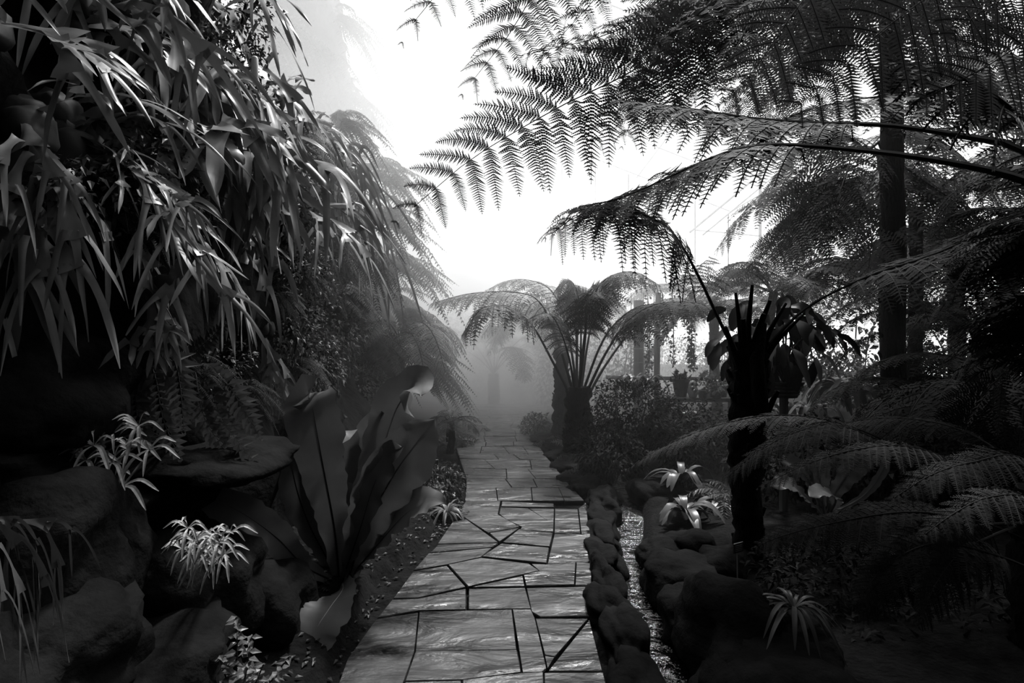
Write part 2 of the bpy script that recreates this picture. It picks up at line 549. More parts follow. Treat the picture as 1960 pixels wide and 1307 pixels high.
def shrub(name, label, cat, c, r, n=900, L=.06, W=.03, mat_='shrub', seed=0, group=None, down=.5, stems=5, fill=.5):
    rng = np.random.default_rng(seed)
    c = np.array(c, float); r = np.array(r, float)
    t = thing(name, label, cat, (c[0], c[1], c[2] - r[2]), group)
    u = nrmz(rng.normal(0, 1, (n, 3)))
    lump = np.array([1 + .35 * noise.noise(Vector(v * 2.2) + Vector((seed * 3.7, 0, 0))) for v in u])
    rad = (fill + (1 - fill) * rng.random(n) ** .5) * lump
    pos = c + u * r * rad[:, None]
    d = nrmz(u + rng.normal(0, .6, (n, 3)) + np.array([0, 0, -down]))
    nn = nrmz(u + np.array([0, 0, 1.0]) + rng.normal(0, .35, (n, 3)))
    g = Geo(); s_ = rng.uniform(.6, 1.25, n)
    leaves(g, pos, d, nn, L * s_, W * s_)
    g.build('foliage', M[mat_], t)
    g = Geo()
    for i in range(stems):
        a = rng.uniform(0, 6.28)
        e = c + np.array([math.cos(a), math.sin(a), rng.uniform(0, .6)]) * r * .75
        b = c - np.array([0, 0, r[2]]) + rng.normal(0, .1, 3) * np.array([1, 1, 0]) * r
        tube(g, cr([b, (b + e) / 2 + np.array([0, 0, .2 * r[2]]), e], 8), .012, 5)
    g.build('stem', M['stem'], t)
    return t

# ================================================================ SETTING
def water_x(y):
    return float(np.interp(y, [0, 2.2, 2.7, 3.2, 3.9, 4.8, 6.2, 9], [.72, .72, .72, .74, .80, 1.03, 1.18, 1.6]))


def path_l(y):
    return float(np.interp(y, [0, 2.3, 2.83, 3.2, 3.53, 3.88, 4.35, 5.0, 5.76, 6.48, 7.56, 10.2, 12.3, 14.5], [-.74, -.74, -.744, -.736, -.67, -.566, -.50, -.44, -.507, -.64, -.82, -.95, -.95, -.9]))


def path_r(y):
    return float(np.interp(y, [0, 2.3, 2.85, 3.48, 4.27, 4.93, 5.5, 7.06, 8.17, 9, 11.2, 12.3, 14.5], [.40, .407, .436, .525, .62, .68, .60, .42, .34, .34, .70, .9, 1.0]))


def ground_h(x, y):
    wx = water_x(y); dw = abs(x - wx)
    h = .05 * noise.noise(Vector((x * 1.1, y * 1.1, 0))) + .02 * noise.noise(Vector((x * 4, y * 4, 3)))
    if x > wx: h += min(.35, (x - wx) * .10)
    if x < path_l(y): h += min(.3, (path_l(y) - x) * .16)
    k = 0.0
    if path_l(y) - .15 < x < path_r(y) + .12 and y < 14.5: k = 1.0
    h = h * (1 - k) + (-.045) * k
    if y < 9: h -= .34 * math.exp(-(dw / .17) ** 4)
    return h


xs = np.concatenate([np.linspace(-9, -2, 14, endpoint=False), np.linspace(-2, 3.2, 96), np.linspace(3.4, 13, 22)])
ys = np.concatenate([np.linspace(-6, .8, 12, endpoint=False), np.linspace(.8, 8, 110), np.linspace(8.2, 26, 50)])
V = np.array([[x, y, ground_h(x, y)] for y in ys for x in xs])
nx = len(xs)
i = np.arange(len(ys) - 1)[:, None] * nx; j = np.arange(nx - 1)[None]
g = Geo(); g.add(V, np.stack([i + j, i + j + 1, i + nx + j + 1, i + nx + j], -1).reshape(-1, 4))
o = g.build('ground', M['soil'], smooth=True); tag(o, None, None, kind='structure')

# wet slate: laminated streaks, patchy gloss
ms = bpy.data.materials.new('wet_slate'); ms.use_nodes = True
n = ms.node_tree; b = n.nodes['Principled BSDF']; b.inputs['Specular IOR Level'].default_value = .75
tcn = n.nodes.new('ShaderNodeTexCoord'); mp = n.nodes.new('ShaderNodeMapping')
mp.inputs['Rotation'].default_value = (0, 0, .32); mp.inputs['Scale'].default_value = (1.0, 2.6, 1)
n.links.new(tcn.outputs['Object'], mp.inputs[0])


def slate_noise(scale, det, dist, lo, hi, a, b_):
    z = n.nodes.new('ShaderNodeTexNoise'); z.inputs['Scale'].default_value = scale; z.inputs['Detail'].default_value = det; z.inputs['Distortion'].default_value = dist
    n.links.new(mp.outputs[0], z.inputs['Vector'])
    r_ = n.nodes.new('ShaderNodeMapRange'); r_.inputs[1].default_value = lo; r_.inputs[2].default_value = hi; r_.inputs[3].default_value = a; r_.inputs[4].default_value = b_
    n.links.new(z.outputs['Fac'], r_.inputs[0]); return r_.outputs[0]


n.links.new(slate_noise(3.5, 6, .35, .35, .65, .008, .040), b.inputs['Base Color'])
n.links.new(slate_noise(1.9, 4, .5, .38, .62, .60, .17), b.inputs['Roughness'])
bp = n.nodes.new('ShaderNodeBump'); bp.inputs['Strength'].default_value = 1.0; bp.inputs['Distance'].default_value = .035
n.links.new(slate_noise(2.6, 8, .4, .2, .8, 0, 1), bp.inputs['Height']); n.links.new(bp.outputs[0], b.inputs['Normal'])
S_ = [
    [(555, 930), (1040, 920), (1065, 1130), (535, 1135)], [(535, 1140), (1068, 1134), (1090, 1250), (780, 1290), (480, 1298)],
    [(1045, 918), (1138, 918), (1160, 965), (1222, 1230), (1200, 1248), (1098, 1252)], [(1165, 967), (1440, 967), (1265, 1168), (1214, 1158)],
    [(1214, 1166), (1262, 1176), (1228, 1232)], [(1447, 972), (1515, 1242), (1232, 1240)], [(1210, 1252), (1520, 1250), (1555, 1400), (1215, 1400)],
    [(782, 1294), (1090, 1257), (1205, 1252), (1210, 1400), (782, 1400)], [(480, 1304), (775, 1296), (777, 1400), (440, 1400)],
    [(330, 972), (550, 937), (528, 1140), (473, 1298), (430, 1400), (100, 1400), (180, 1180)], [(335, 965), (412, 872), (550, 868), (800, 815), (800, 922), (553, 927)],
    [(815, 812), (1110, 807), (1140, 914), (813, 918)], [(1118, 806), (1458, 800), (1460, 955), (1190, 957), (1145, 930)], [(525, 720), (700, 692), (798, 803), (545, 860), (420, 862)],
    [(707, 688), (880, 652), (1130, 682), (1183, 717), (812, 801)], [(1103, 742), (1187, 721), (1145, 684), (1222, 687), (1375, 672), (1368, 793), (1116, 798)],
    [(830, 806), (1098, 747), (1108, 800)], [(1380, 672), (1455, 677), (1458, 793), (1374, 793)], [(602, 627), (935, 597), (878, 645), (700, 684), (525, 714)],
    [(652, 580), (968, 573), (937, 592), (612, 620)], [(800, 448), (968, 568), (652, 574), (730, 462)], [(884, 643), (985, 577), (1235, 599), (1222, 678)],
    [(992, 570), (1080, 500), (1255, 522), (1238, 592)], [(805, 342), (980, 352), (966, 422), (1080, 485), (916, 516), (802, 443), (762, 412)],
    [(924, 520), (1079, 492), (975, 564)], [(988, 354), (1260, 366), (1262, 384), (984, 380)], [(982, 386), (1125, 390), (1225, 452), (1012, 450), (975, 420)],
    [(1132, 390), (1262, 391), (1258, 516), (1087, 500), (1092, 488), (1022, 454), (1230, 455)], [(1267, 391), (1385, 394), (1400, 520), (1264, 518)],
    [(1264, 525), (1402, 526), (1450, 520), (1456, 666), (1228, 680)], [(1391, 390), (1428, 362), (1440, 478), (1450, 514), (1405, 520)],
]
from mathutils.geometry import tessellate_polygon
rs = random.Random(5)
stones = []
for s in S_:
    stones.append([tuple(PG(600 + a / 2.74, 830 + b / 2.74)[:2]) for a, b in s])
y = PG(980, 958)[1]
row = 0
prev = [(u, y) for u in np.linspace(0, 1, 5)]
while y < 14.2:
    dy = rs.uniform(.28, .55); k = rs.choice([3, 3, 4])
    cuts = [0] + sorted(rs.uniform(i / k + .1 / k - .04, i / k + .1 / k + .08) for i in range(1, k)) + [1]
    sk = rs.uniform(-.12, .12); tops = [c_ + (rs.uniform(-.07, .07) if 0 < c_ < 1 else 0) for c_ in cuts]
    sk0 = sk if row == 0 else sk0
    for a, b, ta, tb in zip(cuts[:-1], cuts[1:], tops[:-1], tops[1:]):
        q = []
        for (us, vv) in ((a, 0), (b, 0), (tb, 1), (ta, 1)):
            yy = y + vv * dy + (sk * vv + (0 if row == 0 else sk0) * (1 - vv)) * (us - .5)
            q.append((path_l(yy) + us * (path_r(yy) - path_l(yy)), yy))
        stones.append(q)
    y += dy; row += 1; sk0 = sk
g = Geo()
for si, s in enumerate(stones):
    s = np.array(s); c = s.mean(0)
    area = .5 * abs(np.dot(s[:, 0], np.roll(s[:, 1], 1)) - np.dot(s[:, 1], np.roll(s[:, 0], 1)))
    sz = max(.08, math.sqrt(area))
    s = s + (c - s) / np.linalg.norm(c - s, axis=1, keepdims=True) * (min(.0048, sz * .05) if si >= len(S_) else -.001)
    if np.cross(s[1] - s[0], s[2] - s[1]) < 0: s = s[::-1]
    n = len(s); h = rs.uniform(-.003, .003)
    inn = s + (c - s) * (.006 / sz)
    tx, ty = rs.uniform(-.006, .006), rs.uniform(-.006, .006)
    top = np.c_[inn, np.full(n, h) + (inn - c) @ np.array([tx, ty])]; mid = np.c_[s, top[:, 2] - .006]; low = np.c_[s, np.full(n, -.06)]
    tri = tessellate_polygon([[Vector(p) for p in top]])
    g.add(top, [t if np.cross(top[t[1]][:2] - top[t[0]][:2], top[t[2]][:2] - top[t[0]][:2]) > 0 else (t[0], t[2], t[1]) for t in tri])
    r = np.arange(n); r2 = (r + 1) % n
    g.add(np.vstack([low, mid, top]), np.vstack([np.stack([r, r2, r2 + n, r + n], 1), np.stack([r + n, r2 + n, r2 + 2 * n, r + 2 * n], 1)]))
o = g.build('flagstone_path', ms); tag(o, 'winding path of wet slate flagstones with dark joints', None, kind='structure')

# stream
mw = bpy.data.materials.new('stream_water'); mw.use_nodes = True
b = mw.node_tree.nodes['Principled BSDF']; b.inputs['Base Color'].default_value = (.006, .006, .006, 1); b.inputs['Roughness'].default_value = .05; b.inputs['Specular IOR Level'].default_value = 1.0; b.inputs['IOR'].default_value = 1.6
nz = mw.node_tree.nodes.new('ShaderNodeTexNoise'); nz.inputs['Scale'].default_value = 6; nz.inputs['Detail'].default_value = 5
tcn = mw.node_tree.nodes.new('ShaderNodeTexCoord'); mp = mw.node_tree.nodes.new('ShaderNodeMapping'); mp.inputs['Scale'].default_value = (1, 2.2, 1)
mw.node_tree.links.new(tcn.outputs['Object'], mp.inputs[0]); mw.node_tree.links.new(mp.outputs[0], nz.inputs['Vector'])
bp = mw.node_tree.nodes.new('ShaderNodeBump'); bp.inputs['Strength'].default_value = 1.0; bp.inputs['Distance'].default_value = .10
mw.node_tree.links.new(nz.outputs['Fac'], bp.inputs['Height']); mw.node_tree.links.new(bp.outputs[0], b.inputs['Normal'])
yy = np.linspace(.8, 9, 60)
g = Geo(); V = np.array([[water_x(v) + s * .19, v, -.105] for v in yy for s in (-1, 1)])
r = np.arange(59) * 2; g.add(V, np.stack([r, r + 1, r + 3, r + 2], 1))
o = g.build('stream_water', mw); tag(o, None, None, kind='structure')


# rock wall on the left
def wall_x(y, h):
    x0 = np.interp(y, [0, 1, 1.8, 3, 4.5, 6.5, 9, 11, 13, 16], [-1.6, -1.55, -1.62, -1.6, -1.72, -1.95, -2.1, -2.3, -3.0, -5.0])
    lean = np.interp(y, [1, 4, 7, 10, 14], [0, .05, .16, .2, .2])
    top = np.interp(y, [0, 2.5, 3.0, 4.4, 6, 9, 11, 13], [9, 9, 3.1, 3.3, 3.7, 4.0, 3.4, 2.5])
    return x0 - lean * max(0, h - 1.2) + .25 * math.exp(-((h - .2) / .5) ** 2) - 1.6 * max(0, h - top) - .5 * max(0, h - top) ** 2


hs = np.linspace(-.2, 9, 84); wy = np.concatenate([np.linspace(.2, 6, 90, endpoint=False), np.linspace(6, 16, 60)])
V = []
for yv in wy:
    for h in hs:
        q = Vector((h * .9, yv * .9, 0))
        a = noise.noise(q) * .32 + noise.noise(q * 2.3 + Vector((5, 0, 0))) * .2 + noise.noise(q * 6) * .07 + abs(noise.noise(q * 1.3 + Vector((0, 9, 0)))) * -.35
        V.append([wall_x(yv, h) + a, yv, h + .08 * noise.noise(q * 3)])
V = np.array(V); n1 = len(V); nh = len(hs)
V[:, 0] = np.maximum(V[:, 0], -7.4); back = V.copy(); back[:, 0] = -7.5
i = np.arange(len(wy) - 1)[:, None] * nh; j = np.arange(nh - 1)[None]
F = np.stack([i + j, i + j + 1, i + nh + j + 1, i + nh + j], -1).reshape(-1, 4)
g = Geo(); g.add(np.vstack([V, back]), F)
r = np.arange(len(wy) - 1) * nh + nh - 1; g.add(np.vstack([V, back]), np.stack([r, r + nh, r + nh + n1, r + n1], 1))
r = np.arange(nh - 1) + (len(wy) - 1) * nh; g.add(np.vstack([V, back]), np.stack([r, r + 1, r + 1 + n1, r + n1], 1))
r = np.arange(nh - 1); g.add(np.vstack([V, back]), np.stack([r, r + 1, r + 1 + n1, r + n1], 1))
from mathutils.bvhtree import BVHTree
wall_bvh = BVHTree.FromPolygons([tuple(v) for v in V], [tuple(int(q) for q in f) for f in F])
o = g.build('wall_left', M['rock'], smooth=True); tag(o, 'tall dark rock wall hung with ferns beside the path', None, kind='structure')

hs2 = np.linspace(-.2, 9.3, 50); th = np.linspace(-.35 * math.pi, .75 * math.pi, 40)
V = []
for a in th:
    for h in hs2:
        q = Vector((math.cos(a) * 2, math.sin(a) * 2, h * .8)); k = 1 + .22 * noise.noise(q) + .12 * noise.noise(q * 2.5)
        r_ = (2.4 - .10 * h) * k
        V.append([-5.4 + math.cos(a) * r_, 11.2 + math.sin(a) * r_, h])
nh = len(hs2); n1 = len(V)
V = np.array(V); i = np.arange(len(th) - 1)[:, None] * nh; j = np.arange(nh - 1)[None]
g = Geo(); g.add(V, np.stack([i + j, i + nh + j, i + nh + j + 1, i + j + 1], -1).reshape(-1, 4))
g.add(V[nh - 1::nh], [list(range(len(th)))])
o = g.build('wall_back_cliff', M['rock'], smooth=True); tag(o, 'tall far cliff behind the rock wall, hung with ferns in the mist', None, kind='structure')

# glasshouse shell: ridge roof high above, end wall at the back, seen through the mist
g = Geo()
for k in range(6):
    y_ = 9 + k * 4.4
    tube(g, [[-9, y_, 9.2], [2, y_, 13.5]], .035, 4); tube(g, [[2, y_, 13.5], [13, y_, 9.2]], .035, 4)
for xz in ((-9, 9.2), (-3.5, 11.35), (2, 13.5), (7.5, 11.35), (13, 9.2)):
    tube(g, [[xz[0], 5, xz[1]], [xz[0], 31.4, xz[1]]], .045, 4)
g.build('ceiling', M['panel'])
bpy.data.objects['ceiling']['kind'] = 'structure'
g = Geo()
for k in range(12):
    x = -9 + k * 2
    zt = 9.2 + (x + 9) * 4.3 / 11 if x < 2 else 13.5 - (x - 2) * 4.3 / 11
    box(g, (x, 31.4, zt / 2), (.05, .1, zt))
for z in (1.0,):
    box(g, (2, 31.4, z), (22, .1, .07))
g.build('wall_back', M['panel'])
bpy.data.objects['wall_back']['kind'] = 'structure'
# side wing frame that shows faintly through the gap (1300-1460, 280-440)
g = Geo()
for a, b_, r_ in (((1320, 445, 24), (1495, 300, 24), .05), ((1345, 450, 24), (1500, 322, 24), .035), ((1455, 285, 24), (1455, 470, 24), .07), ((1330, 440, 24), (1460, 452, 24), .03), ((1262, 533, 24), (1320, 515, 24), .05), ((1262, 523, 24), (1320, 505, 24), .03)):
    tube(g, [P(*a), P(*b_)], r_, 4)
g.build('trim_1', M['panel']); bpy.data.objects['trim_1']['kind'] = 'structure'

# ---------------------------------------------------------------- mist: real scattering volume
mv = bpy.data.materials.new('mist'); mv.use_nodes = True
n = mv.node_tree; n.nodes.clear()
ov = n.nodes.new('ShaderNodeOutputMaterial'); vs = n.nodes.new('ShaderNodeVolumeScatter')
vs.inputs['Color'].default_value = (.97, .97, .97, 1); vs.inputs['Anisotropy'].default_value = .45
tcn = n.nodes.new('ShaderNodeTexCoord')


def vball(center, radius, power):
    mp = n.nodes.new('ShaderNodeMapping'); mp.vector_type = 'TEXTURE'
    mp.inputs['Location'].default_value = center; mp.inputs['Scale'].default_value = radius
    gr = n.nodes.new('ShaderNodeTexGradient'); gr.gradient_type = 'SPHERICAL'
    n.links.new(tcn.outputs['Object'], mp.inputs[0]); n.links.new(mp.outputs[0], gr.inputs[0])
    m_ = n.nodes.new('ShaderNodeMath'); m_.operation = 'MULTIPLY'; m_.inputs[1].default_value = power
    n.links.new(gr.outputs['Fac'], m_.inputs[0])
    return m_.outputs[0]


balls = [vball((-2.6, 11.0, 4.6), (3.6, 5.2, 6.5), .14), vball((-.3, 13.0, 1.4), (5.2, 6.5, 4.5), .8), vball((-2.3, 7.2, 4.2), (2.2, 3.6, 3.0), .38)]
acc = None
for bsock in balls:
    if acc is None: acc = bsock
    else:
        m_ = n.nodes.new('ShaderNodeMath'); m_.operation = 'ADD'
        n.links.new(acc, m_.inputs[0]); n.links.new(bsock, m_.inputs[1]); acc = m_.outputs[0]
m_ = n.nodes.new('ShaderNodeMath'); m_.operation = 'ADD'; m_.inputs[1].default_value = .014
n.links.new(acc, m_.inputs[0])
nzv = n.nodes.new('ShaderNodeTexNoise'); nzv.inputs['Scale'].default_value = .55; nzv.inputs['Detail'].default_value = 2
n.links.new(tcn.outputs['Object'], nzv.inputs['Vector'])
mrv = n.nodes.new('ShaderNodeMapRange'); mrv.inputs[1].default_value = .3; mrv.inputs[2].default_value = .7; mrv.inputs[3].default_value = .45; mrv.inputs[4].default_value = 1.4
n.links.new(nzv.outputs['Fac'], mrv.inputs[0])
m2 = n.nodes.new('ShaderNodeMath'); m2.operation = 'MULTIPLY'
n.links.new(m_.outputs[0], m2.inputs[0]); n.links.new(mrv.outputs[0], m2.inputs[1])
n.links.new(m2.outputs[0], vs.inputs['Density']); n.links.new(vs.outputs[0], ov.inputs['Volume'])
g = Geo(); box(g, (1, 12.5, 4.6), (13, 18, 9.6))
o = g.build('mist', mv); tag(o, 'pale mist drifting between the rock wall and the far tree ferns', 'mist', kind='stuff')

# ================================================================ TREE FERNS
def W(*pts): return [P(*p) for p in pts]


# A: tall one whose dark trunk rises out of the frame
tA = tree_fern('tallest tree fern, thick straight black trunk rising out of the top of the frame', P(1708, 970, 4.8), P(1706, -200, 4.8), .10, .085, seed=1)
hero = dict(lod=3, m=25, n=24, rr=.012)
add_frond(tA, W((1690, -200, 4.8), (1450, -60, 4.2), (1250, 110, 3.7), (1070, 205, 3.4), (916, 295, 3.1), (826, 367, 2.95), (760, 425, 2.9)),
          plen=.60, nrm=(0, -1, .1), droop=.22, bare=.34, pw=.20, ang=(36, 30), seed=11, **hero)
add_frond(tA, W((1690, -200, 4.8), (1250, -330, 3.8), (930, -110, 3.2), (827, 0, 3.0), (790, 45, 2.95), (770, 80, 2.95)), plen=.52, nrm=(0, -1, .2), droop=.3, bare=.3, pw=.21, ang=(15, 45), seed=12, **hero)
add_frond(tA, W((1690, -200, 4.8), (1200, -260, 3.6), (1050, -60, 3.3), (1014, 0, 3.2), (973, 68, 3.1), (930, 122, 3.0), (885, 180, 3.0)), plen=.50, nrm=(0, -1, .2), droop=.3, bare=.45, pw=.20, ang=(10, 40), seed=13, **hero)
add_frond(tA, W((1690, -200, 4.8), (1420, -90, 4.2), (1260, 20, 3.9), (1150, 70, 3.8), (1060, 92, 3.7), (985, 110, 3.7)), plen=.45, nrm=(0, -.8, .6), droop=.45, bare=.35, pw=.20, ang=(5, 35), seed=14, **hero)
add_frond(tA, W((1690, -200, 4.8), (1500, -100, 4.5), (1370, 10, 4.3), (1260, 120, 4.1), (1180, 215, 4.0), (1130, 290, 4.0)), plen=.50, nrm=(.2, -1, .3), droop=.4, bare=.25, pw=.20, ang=(20, 35), seed=15, **hero)
for k, (pts, pl) in enumerate([
    ([(1690, -200, 4.8), (1560, -60, 4.9), (1440, 60, 5.0), (1340, 150, 5.1), (1260, 230, 5.2)], .55),
    ([(1690, -200, 4.8), (1600, -40, 5.0), (1500, 90, 5.2), (1430, 170, 5.3), (1390, 240, 5.3)], .55),
    ([(1690, -200, 4.8), (1760, -30, 4.9), (1830, 70, 5.0), (1900, 150, 5.0), (1960, 250, 5.0)], .55),
    ([(1690, -200, 4.8), (1650, -60, 4.6), (1600, 60, 4.4), (1570, 150, 4.2), (1550, 240, 4.1)], .5),
    ([(1690, -200, 4.8), (1560, -120, 4.2), (1400, -20, 3.8), (1290, 60, 3.7), (1200, 130, 3.7)], .5),
    ([(1690, -200, 4.8), (1800, -120, 4.2), (1880, 20, 3.9), (1920, 120, 3.8), (1940, 220, 3.8)], .5)]):
    add_frond(tA, W(*pts), plen=pl, nrm=(0, -.6, .8), droop=.45, bare=.15, pw=.21, ang=(15, 40), seed=20 + k, lod=2, m=18, n=24, rr=.012)

# B: big tree fern standing just out of the frame to the right; its thick stalks cross the picture
tB = tree_fern('tree fern at right edge whose two thick dark stalks arch across the upper picture', (2.35, 1.9, 0.1), (2.35, 1.9, 1.75), .13, .12, seed=2)
bB = dict(lod=3, m=20, rr=.017)
add_frond(tB, W((2120, 420, 2.0), (1960, 345, 2.0), (1800, 308, 2.1), (1640, 287, 2.3), (1480, 277, 2.5), (1390, 292, 2.65), (1300, 330, 2.8), (1190, 378, 2.9), (1090, 400, 3.0)),
          plen=.40, nrm=(0, -.5, .8), droop=.4, bare=.50, n=26, pw=.21, ang=(5, 35), seed=31, **bB)
add_frond(tB, W((2120, 420, 2.0), (1960, 290, 2.2), (1850, 262, 2.3), (1700, 240, 2.5), (1560, 235, 2.7), (1430, 225, 2.9), (1300, 205, 3.1), (1170, 190, 3.3)),
          plen=.42, nrm=(0, -.4, .9), droop=.5, bare=.45, n=26, pw=.21, ang=(5, 35), seed=32, **bB)
add_frond(tB, W((2120, 420, 2.0), (2020, 290, 1.8), (1940, 215, 1.7), (1880, 170, 1.7), (1800, 130, 1.8), (1700, 120, 1.9)), plen=.25, nrm=(0, -.8, .6), droop=.5, bare=.5, n=18, seed=33, lod=2, m=16, pw=.21, rr=.022)
bn = dict(material='near', lod=0, m=20, pw=.21, rr=.006, ang=(25, 35), droop=.22, split=True)
add_frond(tB, W((2120, 200, 1.9), (1960, -120, 1.8), (1790, -15, 1.65), (1681, 65, 1.6), (1609, 133, 1.6), (1552, 180, 1.6), (1505, 225, 1.6)), plen=.235, nrm=(0, -1, .1), bare=.42, n=17, seed=34, **bn)
add_frond(tB, W((2120, 200, 1.9), (1850, -220, 1.9), (1600, -60, 1.75), (1519, 25, 1.7), (1478, 85, 1.7), (1430, 150, 1.7), (1375, 200, 1.7)), plen=.25, nrm=(0, -1, .1), bare=.5, n=17, seed=35, **bn)
add_frond(tB, W((2120, 200, 1.9), (2060, 60, 1.7), (1960, 85, 1.65), (1883, 130, 1.6), (1821, 162, 1.6), (1742, 200, 1.6)), plen=.22, nrm=(0, -1, .1), bare=.25, n=15, seed=36, **bn)
add_frond(tB, W((2150, 100, 1.9), (2060, -60, 1.7), (1960, -20, 1.6), (1880, 20, 1.55), (1800, 90, 1.55)), plen=.22, nrm=(0, -1, .1), bare=.25, n=15, seed=37, **bn)
for k, (pts, pl) in enumerate([
    ([(2120, 420, 2.0), (2040, 480, 2.4), (1960, 500, 2.7), (1860, 540, 3.0), (1770, 610, 3.2)], .36),
    ([(2120, 420, 2.0), (2060, 560, 2.3), (1980, 600, 2.6), (1900, 640, 2.9), (1820, 720, 3.1)], .36),
    ([(2120, 420, 2.0), (2040, 400, 2.6), (1960, 400, 3.0), (1860, 400, 3.3), (1750, 440, 3.5)], .42)]):
    add_frond(tB, W(*pts), plen=pl, nrm=(0, -.3, .9), droop=.4, bare=.2, pw=.21, ang=(5, 35), seed=40 + k, lod=2, m=18, n=24, rr=.010)

# C: shaggy trunk in the middle distance right of the stream
cC = P(1432, 660, 3.5)
tC = thing('tree_fern', 'shaggy dark tree fern trunk beside the stream, sprouting a few long black stalks', 'tree fern', (cC[0], 3.5, .05))
trunk_geo((cC[0], 3.5, .0), cC + np.array([0, 0, .02]), .085, .125, 3, seg=34, knob=.2).build('trunk', M['bark'], tC, smooth=True)
g = Geo()
tube(g, W((1462, 620, 3.42), (1448, 690, 3.36), (1455, 760, 3.36), (1462, 800, 3.4)), [.02, .045, .05, .03], 9)
tube(g, W((1465, 800, 3.4), (1480, 765, 3.36), (1490, 748, 3.34)), [.02, .018, .012], 7)
for a in ((1404, 668, 1388, 625, .018), (1418, 640, 1408, 560, .014), (1432, 630, 1440, 545, .016), (1450, 640, 1474, 575, .020), (1470, 640, 1505, 580, .013), (1445, 650, 1462, 600, .024), (1480, 660, 1540, 600, .010), (1425, 660, 1422, 610, .026)):
    tube(g, cr(W((1432 + (a[0] - 1432) * .4, 710, 3.45), (a[0], a[1], 3.42), (a[2], a[3], 3.36)), 8), np.linspace(.03, a[4] * .6, 8), 7)
g.build('old_stalk', M['bark'], tC, smooth=True)
add_frond(tC, W((1425, 700, 3.5), (1390, 640, 3.45), (1345, 545, 3.4), (1300, 462, 3.3), (1262, 425, 3.2), (1190, 400, 3.1), (1110, 412, 3.0), (1045, 455, 3.0)),
          plen=.40, nrm=(0, -.6, .7), droop=.55, bare=.42, n=24, pw=.19, ang=(5, 35), seed=51, lod=3, m=20, rr=.013)
add_frond(tC, W((1440, 700, 3.5), (1490, 640, 3.4), (1550, 585, 3.3), (1660, 530, 3.15), (1780, 490, 3.0), (1900, 440, 2.9), (2000, 420, 2.9)),
          plen=.40, nrm=(0, -.4, .9), droop=.5, bare=.45, n=18, pw=.21, ang=(5, 35), seed=52, lod=2, m=18, rr=.012)
add_frond(tC, W((1425, 690, 3.5), (1380, 620, 3.9), (1350, 560, 4.3), (1345, 520, 4.6), (1365, 490, 4.8)), plen=.22, nrm=(0, -.6, .7), droop=.4, bare=.6, n=12, pw=.19, seed=53, lod=2, m=14, rr=.008)

# D: second straight trunk with a low wide crown
tD = tree_fern('slimmer straight trunk just behind the tallest one, with a wide low grey crown', P(1754, 905, 6.0), P(1752, 400, 6.0), .075, .065, seed=4)
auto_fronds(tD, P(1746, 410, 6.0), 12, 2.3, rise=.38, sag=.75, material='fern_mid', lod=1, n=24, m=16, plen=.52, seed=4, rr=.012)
# E: dark drooping old fronds in front of it, from a crown above the frame
tE = tree_fern('dark tree fern with thick drooping fronds hanging left of the tallest trunk', P(1702, 930, 5.3), P(1690, 290, 5.3), .05, .05, seed=5)
for k, (pts, pl) in enumerate([
    ([(1660, 290, 5.3), (1620, 262, 5.1), (1575, 290, 5.0), (1535, 370, 4.9), (1500, 460, 4.9), (1470, 500, 4.9)], .42),
    ([(1660, 290, 5.3), (1600, 250, 5.6), (1540, 270, 5.9), (1490, 330, 6.1), (1455, 400, 6.2)], .5),
    ([(1660, 290, 5.3), (1720, 250, 5.0), (1800, 270, 4.8), (1870, 330, 4.7), (1930, 420, 4.7)], .5),
    ([(1660, 290, 5.3), (1640, 280, 4.7), (1620, 330, 4.3), (1600, 400, 4.1), (1590, 470, 4.0)], .36),
    ([(1660, 290, 5.3), (1740, 300, 5.6), (1800, 360, 5.9), (1850, 440, 6.0)], .45),
    ([(1660, 290, 5.3), (1690, 260, 5.9), (1760, 250, 6.4), (1850, 270, 6.8)], .55)]):
    add_frond(tE, W(*pts), material='fern' if k in (0, 3) else 'fern_mid', plen=pl, nrm=(0, -.3, .9), droop=.6, bare=.15, pw=.18, ang=(5, 35), seed=60 + k, lod=2, m=16, n=22, rr=.012)

